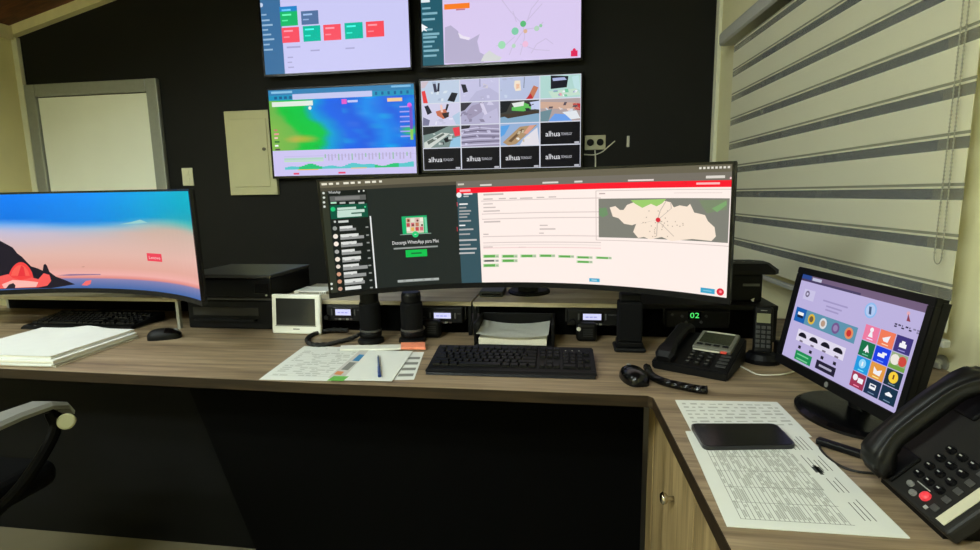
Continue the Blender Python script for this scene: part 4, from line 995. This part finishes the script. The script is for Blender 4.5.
# paper stack at the left: several piles of sheets, each slightly shifted
ps = thing('paper_stack', 'thick stack of white paper at the left end of the desk', 'paper', loc=(-1.65, 1.43, DZT))
_n = onz(52, 358, .7795); _f = onz(136, 330.3, .7795); B0 = [Vector((_n.x-.36, _n.y-.004)), Vector((_n.x, _n.y)), Vector((_f.x, _f.y)), Vector((_f.x-.36, _f.y-.004))]
rnd = random.Random(2); z = DZT
for i in range(7):
    h = .0042; dx, dy = rnd.uniform(-.005, .003), rnd.uniform(-.002, .005)
    if i >= 5: dx -= .016; dy += .012
    bm = prism(NB(), [(p.x+dx, p.y+dy) for p in B0], 'z', z, z+h-.0002); obj('paper_bundle', bm, PAPER if i % 3 else PAPERE, ps, world=True); z += h
bm = NB(); g = []
for i in range(13):
    for_ = []
    for j in range(9):
        u, v = i/12, j/8; p = (B0[0]*(1-u)+B0[1]*u)*(1-v)+(B0[3]*(1-u)+B0[2]*u)*v
        lift = .010*max(0, v-.7)/.3*math.exp(-((u-.52)/.15)**2)
        for_.append(bm.verts.new((p.x-.018, p.y+.011, z+.0008+lift)))
    g.append(for_)
for i in range(12):
    for j in range(8): bm.faces.new((g[i][j], g[i+1][j], g[i+1][j+1], g[i][j+1]))
obj('top_sheet', bm, PAPER, ps, world=True, smooth=True)

# smartphone
A = zz(((704, 446.5), (797, 445), (776, 423.2), (690, 423.2)), .7605)
ph = thing('smartphone', 'black smartphone lying face up on the printed sheets', 'phone', loc=(.335, 1.03, .7526))
def rpoly(P4, r, n=5):
    out = []; P4 = [Vector((p.x, p.y)) for p in P4]
    for i in range(4):
        a, b, c = P4[i-1], P4[i], P4[(i+1) % 4]; d1 = (a-b).normalized(); d2 = (c-b).normalized()
        for k in range(n+1):
            t_ = k/n; s0 = b+d1*r; s1 = b+d2*r; out.append(s0*(1-t_)**2+b*2*t_*(1-t_)+s1*t_**2)
    return out
R4 = rpoly(A, .014); c4 = sum(R4, Vector((0, 0)))/len(R4)
bm = prism(NB(), R4, 'z', .7526, .7602); obj('body', bm, mat('phone_frame', (48, 48, 50), .3, metal=.5), ph, world=True)
bm = prism(NB(), [c4+(p-c4)*.965 for p in R4], 'z', .7602, .7608); obj('screen_glass', bm, mat('phone_glass', (5, 5, 6), .22, spec=.14), ph, world=True)
bm = prism(NB(), rpoly([Vector((c4+(A[3].xy-c4)*.8+(A[k].xy-A[3].xy)*.06).to_3d()) for k in range(4)], .003), 'z', .7608, .76085); obj('front_camera', bm, mat('phone_lens', (20, 20, 24), .2), ph, world=True)

# ================================================================== speakers
def speaker(label, x, y, r, h):
    t = thing('desktop_speaker', label, 'speaker', loc=(x, y, DZT), group='black column speakers')
    obj('base', lathe(NB(), ((0, 0), (r*1.22, 0), (r*1.25, .004), (r*1.2, .012), (r*.95, .017), (0, .018)), 32), BLK3, t)
    obj('lower_body', lathe(NB(), ((0, .018), (r*.98, .018), (r*1.06, .026), (r*1.06, .034), (r*.98, .038), (0, .038)), 32), BLK, t)
    obj('ring', lathe(NB(), ((0, .038), (r*1.02, .038), (r*1.04, .042), (r*1.02, .045), (0, .045)), 32), mat('speaker_ring', (54, 54, 54), .3), t)
    obj('grille', lathe(NB(), ((0, .045), (r*.98, .045), (r, .06), (r, .125), (r*.95, .132), (0, .134)), 32), mat('speaker_cloth', (14, 14, 15), .8, bump=.6, nscale=1500, spec=.08), t)
    obj('neck', lathe(NB(), ((0, .134), (r*.88, .134), (r*.88, h-.01), (r*.8, h), (0, h)), 32), BLK, t)
speaker('leftmost black column speaker beside the looped cord', -.634, 1.608, .034, .171)
speaker('black column speaker standing behind the orange-ended strip', -.500, 1.628, .036, .165)
sp = thing('desktop_speaker', 'black square column speaker right of the keyboard', 'speaker', loc=(.186, 1.6, DZT), group='black column speakers')
box('base', (-.046, .046, -.042, .042, 0, .014), BLK3, sp, .006); box('ring', (-.037, .037, -.034, .034, .014, .03), BLK, sp, .003)
box('grille', (-.035, .035, -.033, .033, .03, .15), mat('speaker_cloth', (14, 14, 15), .8, spec=.08), sp, .006); box('neck', (-.03, .03, -.02, .03, .15, .172), BLK, sp, .004)

# ================================================================== radios under the riser shelves
def radio(label, xc, w_, kind):
    z1, h = SHZ-SHT-.001, .056; yf = 1.694
    t = thing('mobile_radio', label, 'radio', loc=(xc, 1.76, z1-h), group='radios mounted under the riser shelves')
    box('body', (xc-w_/2, xc+w_/2, yf+.01, 1.750, z1-h, z1), BLK, t, .004, world=True)
    fp = box('front_panel', (xc-w_/2+.002, xc+w_/2-.002, yf, yf+.012, z1-h+.002, z1-.002), BLK3, t, .003, world=True)
    for sx in (-1, 1): box('mounting_bracket', (xc+sx*(w_/2+.004)-.002, xc+sx*(w_/2+.004)+.002, 1.715, 1.748, z1-h+.01, z1), RUBBER, t, 0, world=True)
    return t, fp, yf, z1, h
for lab, dx0, dz0, dx1, dz1, xc, w_ in (('leftmost radio with white lit display, above the looped cord', *ony(335.5, 309, 1.694).xz, *ony(351, 315.3, 1.694).xz, -.742, .17),
                                       ('radio with white lit display left of the paper tray', *ony(434, 312.6, 1.694).xz, *ony(451, 318.4, 1.694).xz, -.421, .155),
                                       ('radio with white lit display right of the paper tray', *ony(583, 313.6, 1.694).xz, *ony(601.2, 320, 1.694).xz, .083, .165)):
    t, fp, yf, z1, h = radio(lab, xc, w_, 0)
    box('display_surround', (dx0-.007, dx1+.007, yf-.002, yf, dz1-.006, dz0+.005), BLK2, t, .001, world=True)
    d_ = box('display', (dx0, dx1, yf-.0026, yf-.0018, dz1, dz0), LED_W, t, 0, world=True)
    for k in range(3): box('display_text', (dx0+.008+k*.013, dx0+.018+k*.013, yf-.0029, yf-.0026, (dz0+dz1)/2-.003, (dz0+dz1)/2+.001), mat('lcd_ink', (130, 134, 190), .5, emit=(140, 140, 200), estr=.6), d_, 0, world=True)
    for k in range(5): box('button', (dx0-.004+k*.0135, dx0+.006+k*.0135, yf-.003, yf, dz1-.017, dz1-.011), BTN if lab.endswith('right of the paper tray') or k % 2 else mat('button_dark', (52, 40, 40), .5), t, .001, world=True)
    for sx in (dx0-.016, dx1+.012): box('side_key', (sx, sx+.005, yf-.003, yf, dz1, dz0), mat('button_dark2', (64, 64, 66), .5), t, .001, world=True)
    kx = dx0-.033 if xc > -.6 else dx0-.03
    obj('knob', cyl(NB(), (kx, yf, z1-h*.72), (kx, yf-.014, z1-h*.72), .0085, .0075, 18), BLK3, t, world=True)
    box('logo_bar', (dx1+.022, min(dx1+.05, xc+w_/2-.008), yf-.0008, yf, dz0-.004, dz0-.002), mat('button_dark2', (64, 64, 66), .5), t, 0, world=True)
t, fp, yf, z1, h = radio('radio with green lit 02 display behind the desk phone', .405, .19, 1)
a = ony(690, 312.5, yf); b = ony(699, 318, yf)
box('display_surround', (a.x-.006, b.x+.006, yf-.002, yf, b.z-.005, a.z+.005), BLK2, t, .001, world=True)
vsx, fs = text_mesh('02'); bm = NB(); V = [bm.verts.new((a.x+(b.x-a.x)*x, yf-.0025, b.z+(a.z-b.z)*y)) for x, y in vsx]
for f in fs: bm.faces.new([V[i] for i in f])
obj('digits', bm, LED_G, t, world=True)
for px, py in ((672, 314.5), (682, 316), (706, 316), (686, 322), (701, 322)):
    c = ony(px, py, yf); obj('button', cyl(NB(), (c.x, yf, c.z), (c.x, yf-.006, c.z), .004, n=14), mat('button_dark2', (64, 64, 66), .5), t, world=True)
# white caps of the radio microphones
for px, py, lab in ((421.5, 328, 'black radio hand microphone with pale button below the radio left of the paper tray'), (577.5, 329.5, 'black radio hand microphone with pale button below the radio right of the paper tray')):
    c = ony(px, py, 1.66); t = thing('hand_microphone', lab, 'microphone', loc=(c.x+.03, 1.69, DZT), group='radio hand microphones')
    bm = NB(); bxx(bm, c.x-.004, c.x+.062, 1.665, 1.70, DZT, DZT+.062, .012, 3); obj('body', bm, BLK, t, world=True)
    bm = lathe(NB(), ((0, 0), (.007, 0), (.006, .005), (0, .006)), 14, Matrix.Translation((c.x+.004, 1.666, c.z)) @ Matrix.Rotation(PI/2, 4, 'X')); obj('button', bm, mat('mic_pale', (196, 192, 176), .4), t, world=True)
    for k in range(4): box('grille_slot', (c.x+.018, c.x+.048, 1.6645, 1.666, DZT+.018+k*.007, DZT+.021+k*.007), RUBBER, t, 0, world=True)
# looped cord on the desk
pts = [onz(x, y, .757+dz) for x, y, dz in ((348, 330, .012), (330, 330, .006), (314, 334, 0), (307, 339.5, 0), (311, 344, 0), (325, 344.5, 0), (342, 341, 0), (352, 338, .004), (362, 333, .012))]
cp = smooth_path(pts, 10)
bm = tube(NB(), cp, .0055, 8)
hel = []; N = len(cp)
for i in range((N-1)*8):
    s_ = i/8; j = int(s_); p = cp[j].lerp(cp[min(j+1, N-1)], s_-j); tn = (cp[min(j+1, N-1)]-cp[j]).normalized(); a_ = tn.orthogonal().normalized(); b_ = tn.cross(a_); an = i*1.3
    hel.append(p+(a_*math.cos(an)+b_*math.sin(an))*.0062)
cl = obj('coiled_cord', tube(bm, hel, .0017, 5), RUBBER); tag(cl, 'looped black coiled cord lying on the desk below the leftmost radio', 'cord')

# ================================================================== white intercom panel
it = thing('intercom_screen', 'white-framed intercom screen leaning against the riser shelf', 'intercom', loc=(-.93, 1.679, DZT), rotz=-.02)
TM = Matrix.Rotation(math.radians(-5), 4, 'X')
def ibox(nm, lim, mm, bev=.002):
    bm = NB(); bxx(bm, *lim, bev); bm.transform(TM); return obj(nm, bm, mm, it)
ibox('housing', (-.093, .090, -.006, .012, .001, .140), WHITEP, .006)
ibox('display', (-.075, .071, -.0075, -.005, .032, .126), mat('intercom_glass', (44, 44, 42), .12), .001)
ibox('frame_rim', (-.078, .074, -.0068, -.004, .0285, .0315), mat('rim_grey', (120, 120, 112), .4), 0)
ibox('logo', (-.012, .012, -.0066, -.0055, .017, .021), mat('rim_grey', (120, 120, 112), .4), 0)
ibox('stand', (-.05, .05, .008, .02, 0.0, .05), WHITEP, .002)
nb = thing('network_box', 'flat white network box on the riser shelf behind the intercom', 'box', loc=(-.90, 1.84, SHZ))
box('case', (-1.0, -.872, 1.80, 1.90, SHZ, SHZ+.014), WHITEP, nb, .004, world=True); box('vent', (-.98, -.90, 1.7985, 1.80, SHZ+.005, SHZ+.009), BTN, nb, 0, world=True)
for k in range(3): box('lamp', (-.895+k*.007, -.892+k*.007, 1.7985, 1.80, SHZ+.005, SHZ+.009), mat('rim_grey', (120, 120, 112), .4), nb, 0, world=True)

# printer on the riser shelf
pr = thing('printer', 'black box-shaped printer on the desk between the beach monitor and the intercom', 'printer', loc=(-1.23, 1.86, DZT))
box('body', (-1.385, -1.045, 1.73, 2.01, DZT, .858), BLK, pr, .006, world=True)
box('scanner_unit', (-1.388, -1.042, 1.724, 2.012, .866, .938), BLK, pr, .006, world=True)
box('lid', (-1.39, -1.04, 1.72, 2.014, .939, .952), mat('printer_lid', (60, 60, 57), .4, spec=.3), pr, .004, world=True)
box('seam_strip', (-1.386, -1.044, 1.727, 2.008, .858, .866), mat('seam_grey', (44, 44, 42), .45), pr, .001, world=True)
box('paper_slot', (-1.36, -1.10, 1.727, 1.732, .80, .83), RUBBER, pr, .001, world=True)
box('output_tray', (-1.35, -1.11, 1.712, 1.75, .782, .788), BLK3, pr, .001, world=True)
box('control_panel', (-1.105, -1.055, 1.7195, 1.7245, .885, .92), BLK2, pr, .001, world=True)
obj('power_lamp', cyl(NB(), (-1.062, 1.7245, .878), (-1.062, 1.7205, .878), .0035, n=12), mat('lamp_pale', (180, 180, 160), .4), pr, world=True)

# letter tray with paper
ty = thing('letter_tray', 'black letter tray below the riser shelf', 'tray', loc=(-.165, 1.7, DZT))
for lim in ((-.289, -.043, 1.585, 1.746, DZT, DZT+.006), (-.289, -.282, 1.585, 1.746, DZT, DZT+.075), (-.047, -.039, 1.585, 1.746, DZT, DZT+.075), (-.289, -.043, 1.738, 1.746, DZT, DZT+.075)):
    nm = 'floor_plate' if lim[5] < .76 else 'side_wall'; box(nm, lim, BLK, ty, .002, world=True)
pp = thing('paper_pile', 'pile of white paper in the black letter tray', 'paper', loc=(-.168, 1.7, DZT+.006))
box('sheets', (-.275, -.062, 1.592, 1.734, DZT+.0062, DZT+.027), PAPERE, pp, .001, world=True)
bm = NB(); g = []
for i in range(17):
    row = []
    for j in range(9):
        u, v = i/16*2-1, j/8; x = -.168+u*.112; y = 1.578+v*.155
        row.append(bm.verts.new((x, y, DZT+.030+.012*u*u*(.3+.7*v)+.010*(1-v)**3*(.4+.6*u*u)+.01*v)))
    g.append(row)
for i in range(16):
    for j in range(8): bm.faces.new((g[i][j], g[i+1][j], g[i+1][j+1], g[i][j+1]))
bmesh.ops.solidify(bm, geom=bm.faces[:], thickness=.004); bmesh.ops.recalc_face_normals(bm, faces=bm.faces)
obj('curled_sheets', bm, PAPER, pp, world=True, smooth=False)
# black set-top box beside it and flat box on the shelf
sb = thing('media_box', 'flat dark box on the riser shelf beside the monitor foot', 'box', loc=(-.25, 1.85, SHZ))
box('case', (-.305, -.222, 1.80, 1.92, SHZ, SHZ+.02), mat('case_slate', (52, 60, 66), .4), sb, .003, world=True); box('front_strip', (-.297, -.23, 1.7985, 1.80, SHZ+.007, SHZ+.012), BLK2, sb, 0, world=True)

# router and dock on the right end of the shelf
rt = thing('network_router', 'black upright router box at the right end of the riser shelf', 'router', loc=(.575, 1.8, SHZ))
box('case', (.505, .615, 1.765, 1.87, SHZ, SHZ+.091), BLK, rt, .006, world=True)
box('logo_strip', (.555, .605, 1.7636, 1.7652, SHZ+.052, SHZ+.060), mat('strip_grey', (78, 78, 74), .5), rt, 0, world=True)
a = ony(752.5, 299.8, 1.764); obj('logo_mark', prism(NB(), [(a.x-.006, a.z), (a.x+.006, a.z+.006), (a.x+.003, a.z-.007)], 'y', 1.7636, 1.7652), mat('mark_pale', (196, 196, 186), .4), rt, world=True)
dk = thing('conference_dock', 'flat black device with sloping edges on top of the router', 'dock', loc=(.575, 1.8, SHZ+.091))
lo = [(.49, 1.75), (.645, 1.75), (.665, 1.78), (.665, 1.86), (.62, 1.90), (.49, 1.90)]
bm = NB(); c = Vector((.578, 1.825)); zb0 = SHZ+.0915
r1 = [bm.verts.new((x, y, zb0)) for x, y in lo]; r2 = [bm.verts.new((x, y, zb0+.012)) for x, y in lo]; r3 = [bm.verts.new((c.x+(x-c.x)*.72, c.y+(y-c.y)*.72, zb0+.032)) for x, y in lo]
for A_, B_ in ((r1, r2), (r2, r3)):
    for i in range(6): bm.faces.new((A_[i], A_[(i+1) % 6], B_[(i+1) % 6], B_[i]))
bm.faces.new(r1[::-1]); bm.faces.new(r3); obj('case', bm, BLK3, dk, world=True)
for k in range(3): obj('lamp', cyl(NB(), (.54+k*.03, 1.82, zb0+.0315), (.54+k*.03, 1.82, zb0+.0332), .005, n=12), BTN, dk, world=True)

# ================================================================== desk telephones
def handset(bm, x, y0, y1, w_, zbase, arch, n=18):
    """bar handset along y with thick ends"""
    L_ = y1-y0; rings = []
    for i in range(n+1):
        t_ = i/n; y = y0+L_*t_; e = abs(2*t_-1)
        zt_ = zbase+arch*(1-.35*e**3); zl_ = zbase+(arch*.42 if e < .62 else arch*.42*(1-(e-.62)/.18) if e < .8 else 0)
        ww = w_/2*(.74+.26*min(1, max(0, (e-.45)/.3)))*(1 if e < .93 else (1-(e-.93)/.07*.25))
        zt_ = zt_ if e < .95 else zt_-(e-.95)*arch*5
        rings.append([bm.verts.new(p) for p in ((x-ww, y, zl_), (x-ww, y, (zl_+zt_*2)/3), (x-ww*.62, y, zt_), (x+ww*.62, y, zt_), (x+ww, y, (zl_+zt_*2)/3), (x+ww, y, zl_))])
    for a, b in zip(rings, rings[1:]):
        for k in range(6): bm.faces.new((a[k], a[(k+1) % 6], b[(k+1) % 6], b[k]))
    bm.faces.new(rings[0][::-1]); bm.faces.new(rings[-1]); bmesh.ops.recalc_face_normals(bm, faces=bm.faces); return bm
def keycap(w_, d_, h_):
    bm = NB(); r0, r1 = [], []
    for i in range(12):
        a = 2*PI*i/12; c, s = math.cos(a), math.sin(a); k = (abs(c)**2.6+abs(s)**2.6)**(-1/2.6)
        r0.append(bm.verts.new((w_/2*c*k, d_/2*s*k, 0))); r1.append(bm.verts.new((w_/2*.78*c*k, d_/2*.78*s*k, h_)))
    for i in range(12): bm.faces.new((r0[i], r0[(i+1) % 12], r1[(i+1) % 12], r1[i]))
    bm.faces.new(r1); return bm
# -- near telephone on the wing: steep body, faces -X
al = math.radians(45)
uu, vv, ww_ = Vector((0, -1, 0)), Vector((math.cos(al), 0, math.sin(al))), Vector((-math.sin(al), 0, math.cos(al)))
O = Vector((.494, .897, .768))
FM = Matrix.Identity(4)
for i in range(3): FM[i][0], FM[i][1], FM[i][2], FM[i][3] = uu[i], vv[i], ww_[i], O[i]
p2 = thing('desk_telephone', 'large black desk telephone with red lamp, nearest on the wing', 'telephone', loc=(.56, .81, DZT), group='desk telephones')
INV = FM
def p2o(nm, bm, mm, par=None, smooth=False):
    bm.transform(FM); return obj(nm, bm, mm, par or p2, world=True, smooth=smooth)
# body: slab along the slope, foot behind
bm = NB(); bxx(bm, 0, .18, 0, .215, -.024, 0, .006, 3); p2o('body', bm, mat('phone_charcoal', (32, 31, 29), .5, spec=.2))
bm = NB(); prism(bm, [(.505, DZT), (.505, .762), (.635, .885), (.655, .885), (.655, DZT)], 'y', .735, .88); obj('stand', bm, BLK, p2, world=True)
bm = NB(); bxx(bm, .004, .058, .004, .06, 0, .006, .003); p2o('cradle', bm, BLK)
bm = NB(); bxx(bm, .004, .058, .15, .21, 0, .006, .003); p2o('cradle', bm, BLK)
bm = NB(); handset(bm, .031, -.004, .226, .058, .004, .056); bmesh.ops.bevel(bm, geom=[e for e in bm.edges if e.calc_face_angle(0) > .4], offset=.006, segments=3, affect='EDGES')
hs = p2o('handset', bm, mat('handset_black', (17, 17, 16), .4, spec=.25), smooth=True)
kc = None
GR = mat('key_grey_top', (150, 150, 146), .4); GR2 = mat('key_grey_dim', (92, 92, 88), .5)
for c in range(3):
    for r in range(4):
        x, y = .075+c*.0222, .041+r*.0185
        bm = keycap(.0165, .0125, .005); bmesh.ops.transform(bm, matrix=Matrix.Translation((x, y, 0)), verts=bm.verts); k_ = p2o('key', bm, KEYM)
        bm = NB(); bxx(bm, x-.003, x+.002, y+.0, y+.002, .005, .0053); p2o('key_print', bm, GR, k_)
for r in range(9):
    x, y = .139, .018+r*.0185; bm = NB(); bxx(bm, x-.006, x+.006, y-.0045, y+.0045, 0, .0022, .001); p2o('memory_key', bm, mat('memkey', (62, 62, 60), .5))
bm = NB(); bxx(bm, .153, .169, .008, .205, 0, .0009); p2o('index_label', bm, mat('index_paper', (190, 186, 160), .7))
for i, (x, y) in enumerate(((.080, .022), (.096, .014))): bm = keycap(.013, .010, .003); bmesh.ops.transform(bm, matrix=Matrix.Translation((x, y, 0)), verts=bm.verts); p2o('function_key', bm, BTN)
bm = lathe(NB(), ((0, 0), (.0075, 0), (.007, .004), (.004, .006), (0, .0065)), 16, Matrix.Translation((.115, .0215, 0))); p2o('message_lamp', bm, RED)
bm = NB(); bxx(bm, .084, .112, .0305, .032, 0, .0008); p2o('trim_line', bm, GR)
bm = NB(); bxx(bm, .126, .132, .008, .013, 0, .001); p2o('print_mark', bm, GR)
bm = NB(); bxx(bm, .066, .175, .16, .205, 0, .006, .003); sc_ = p2o('display_hood', bm, BLK2)
bm = NB(); bxx(bm, .074, .168, .166, .199, .006, .0066); p2o('display', bm, LCDG, sc_)
# its cord with a thick plug end
cd_ = thing('telephone_cord', 'black cord with a thick straight plug end beside the large telephone', 'cord', loc=(.47, .96, DZT))
a = onz(817, 440, .757); b = onz(876, 459, .757); d_ = (b-a)
bm = NB(); L_ = d_.length; bxx(bm, 0, L_, -.0085, .0085, -.006, .006, .003); bm.transform(Matrix.Translation(a) @ Matrix.Rotation(math.atan2(d_.y, d_.x), 4, 'Z')); obj('plug', bm, BLK, cd_, world=True)
pts = [onz(x, y, .7525) for x, y in ((819, 442), (821, 450), (830, 459), (843, 467), (860, 472), (884, 473.5))]
obj('cable', tube(NB(), smooth_path(pts), .0022, 8), RUBBER, cd_, world=True)

# -- far telephone beside the centre monitor
yw = math.radians(-29)
p1 = thing('desk_telephone', 'black desk telephone with grey display near the keyboard mouse', 'telephone', loc=(.225, 1.42, DZT), rotz=yw, group='desk telephones')
SLP = math.radians(12); FM1 = Matrix.Translation((0, 0, .027)) @ Matrix.Rotation(SLP, 4, 'X')
def p1o(nm, bm, mm, par=None, smooth=False): bm.transform(FM1); return obj(nm, bm, mm, par or p1, smooth=smooth)
bm = NB(); prism(bm, [(0.004, 0), (0, .024), (.2, .027+.2*math.tan(SLP)-.002), (.205, .06), (.2, 0)], 'x', 0, .192); bmesh.ops.bevel(bm, geom=bm.edges[:], offset=.004, segments=2, affect='EDGES'); obj('body', bm, BLK3, p1)
bm = NB(); handset(bm, .033, -.002, .205, .05, .002, .032); p1o('handset', bm, BLK)
bm = NB(); bxx(bm, .078, .178, .094, .198, -.004, .010, .004); bz_ = p1o('display_bezel', bm, mat('bezel_grey', (92, 92, 82), .4))
bm = NB(); bxx(bm, .088, .168, .122, .184, .010, .0106); p1o('display', bm, LCDG, bz_)
bm = NB(); bxx(bm, .092, .166, .187, .193, .010, .0108); p1o('bezel_strip', bm, mat('strip_pale', (196, 194, 176), .4), bz_)
for k in range(4): bm = NB(); bxx(bm, .086+k*.022, .102+k*.022, .106, .115, .010, .0125, .001); p1o('soft_key', bm, KEYM, bz_)
bm = NB(); bxx(bm, .082, .150, .089, .093, 0, .004, .001); p1o('trim_line', bm, mat('strip_pale', (196, 194, 176), .4))
for c in range(3):
    for r in range(4):
        x, y = .090+c*.023, .018+r*.0185; bm = keycap(.017, .012, .004); bmesh.ops.transform(bm, matrix=Matrix.Translation((x, y, 0)), verts=bm.verts); k_ = p1o('key', bm, KEYM)
        bm = NB(); bxx(bm, x-.0045, x+.003, y-.0014, y+.0014, .004, .0044); p1o('key_print', bm, GR2, k_)
for r in range(4): bm = NB(); bxx(bm, .158, .182, .016+r*.0185, .026+r*.0185, 0, .003, .001); p1o('function_key', bm, mat('fkey_dark', (46, 46, 45), .5))
bm = NB(); bxx(bm, .152, .168, .088, .098, 0, .006, .002); p1o('message_lamp', bm, mat('lamp_red', (206, 70, 56), .4))
# coiled handset cord in front of it
pts = [onz(x, y, .760) for x, y in ((647, 367), (650, 374), (657, 379), (668, 383), (684, 386.5), (700, 389.5), (707, 390))]
cp = smooth_path(pts, 12); hel = []; N = len(cp)
for i in range((N-1)*10):
    s_ = i/10; j = int(s_); p = cp[j].lerp(cp[min(j+1, N-1)], s_-j); tn = (cp[min(j+1, N-1)]-cp[j]).normalized(); a_ = Vector((0, 0, 1)); b_ = tn.cross(a_).normalized(); an = i*.62
    hel.append(p+(a_*math.cos(an)+b_*math.sin(an))*.0085)
tag(obj('handset_cord', tube(NB(), hel, .0019, 5), BLK2), 'coiled black handset cord lying in front of the grey-display telephone', 'cord')

# -- cordless handset in its charging cradle
dc = thing('cordless_phone', 'black cordless phone standing in its charging cradle', 'phone', loc=(.535, 1.51, DZT), rotz=-.25)
obj('cradle', lathe(NB(), ((0, 0), (.046, 0), (.046, .012), (.036, .026), (.02, .03), (0, .03)), 28, sy=.85), BLK, dc)
TM = Matrix.Translation((0, .0, .022)) @ Matrix.Rotation(math.radians(-14), 4, 'X')
def dco(nm, lim, mm, bev=.001, par=None): bm = NB(); bxx(bm, *lim, bev, 3); bm.transform(TM); return obj(nm, bm, mm, par or dc)
dco('handset', (-.024, .024, -.012, .014, 0, .132), BLK, .008)
dco('display', (-.017, .017, -.0128, -.0115, .086, .112), mat('lcd_pale', (120, 120, 92), .3)); dco('earpiece', (-.008, .008, -.0126, -.0115, .119, .1215), BTN)
for c in range(3):
    for r in range(5): dco('key', (-.018+c*.0135, -.0085+c*.0135, -.0142, -.0118, .018+r*.0128, .0265+r*.0128), mat('dect_key', (36, 36, 36), .5), .001)
# black charger stand behind and beside it
ch = thing('charging_stand', 'small black charging stand between cordless phone and tilted monitor', 'charger', loc=(.605, 1.53, DZT))
box('body', (.58, .632, 1.50, 1.56, DZT, DZT+.052), BLK, ch, .006, world=True); box('slot', (.588, .624, 1.512, 1.532, DZT+.051, DZT+.053), RUBBER, ch, .0, world=True); box('label_bar', (.590, .62, 1.4988, 1.5002, DZT+.034, DZT+.038), mat('strip_grey', (78, 78, 74), .5), ch, 0, world=True)
pts = [onz(x, y, .7535) for x, y in ((738, 365), (748, 370), (757, 374.3), (770, 375.2), (785, 374), (794, 371.5))]
tag(obj('white_cable', tube(NB(), smooth_path(pts), .0022, 8), CABLEW), 'thin white cable lying below the cordless phone', 'cable')

# ================================================================== office chair at the left edge
oc = thing('office_chair', 'black office chair with curved armrest at the left edge', 'chair', loc=(-1.67, .98, 0))
CF = mat('chair_fabric', (6, 6, 7), .85, bump=.3, nscale=400, spec=.1); CP = mat('chair_plastic', (5, 5, 5), .5, spec=.06); CA = mat('armrest_highlight', (118, 118, 110), .5)  # armrest grey is a highlight put into the colour of a black chair
box('seat', (-.245, .235, -.23, .25, .42, .50), CF, oc, .035, seg=4); 
bm = NB(); bxx(bm, -.22, .22, -.30, -.25, .56, 1.02, .025, 4); bm.transform(Matrix.Translation((0, -.27, .56)) @ Matrix.Rotation(math.radians(8), 4, 'X') @ Matrix.Translation((0, .27, -.56))); obj('backrest', bm, CF, oc)
obj('back_support', tube(NB(), smooth_path([(0, -.1, .41), (0, -.27, .42), (0, -.31, .52), (0, -.34, .75)]), .02, 10), CP, oc)
for sx in (-1, 1):
    ax = sx*.283
    bm = NB(); path = [(-.16, .64), (-.10, .672), (0, .680), (.10, .684), (.18, .680), (.225, .662), (.236, .642)]
    g = []
    for (y, z) in path: g.append([bm.verts.new((ax+dx, y, z+dz)) for dx, dz in ((-.034, -.006), (-.037, .004), (-.028, .013), (.028, .013), (.037, .004), (.034, -.006))])
    for a, b in zip(g, g[1:]):
        for k in range(6): bm.faces.new((a[k], a[(k+1) % 6], b[(k+1) % 6], b[k]))
    bm.faces.new(g[0][::-1]); bm.faces.new(g[-1]); bmesh.ops.recalc_face_normals(bm, faces=bm.faces); ar = obj('armrest', bm, CA, oc)
    obj('arm_support', tube(NB(), smooth_path([(ax, .20, .655), (ax+sx*.012, .19, .60), (ax, .10, .50), (ax-sx*.05, .02, .43), (ax-sx*.12, 0, .415)]), .015, 10), CP, oc)
c = Vector((-1.232, 1.185, .652))-Vector((-1.67, .98, 0))
c = ony(66, 421.5, 1.17)-Vector((-1.67, .98, 0))
dm = Vector((.45, -.85, .28)).normalized()
bm = lathe(NB(), ((0, -.03), (.014, -.03), (.0215, -.004), (.0215, 0), (.018, .003), (0, .003)), 24, Matrix.Translation(c) @ dm.to_track_quat('Z', 'Y').to_matrix().to_4x4())
tag(obj('adjuster_knob', bm, mat('knob_cream', (152, 150, 112), .5), oc), 'round cream adjuster knob')
obj('knob_arm', tube(NB(), [c-dm*.02, Vector((.283, c.y+.01, .655))], .009, 8), CP, oc)
obj('gas_lift', cyl(NB(), (0, 0, .1), (0, 0, .42), .025), GREYM, oc)
for k in range(5):
    a = 2*PI*k/5+.3; e = Vector((math.cos(a)*.29, math.sin(a)*.29, .075))
    lg = obj('base_leg', tube(NB(), [(0, 0, .11), e*.5+Vector((0, 0, .06)), e], [.026, .021, .014], 10), CP, oc)
    pv = Vector((-math.sin(a), math.cos(a), 0)); obj('caster', cyl(NB(), e*1.0-pv*.02+Vector((0, 0, -.048)), e+pv*.02+Vector((0, 0, -.048)), .0265, n=18), RUBBER, lg)
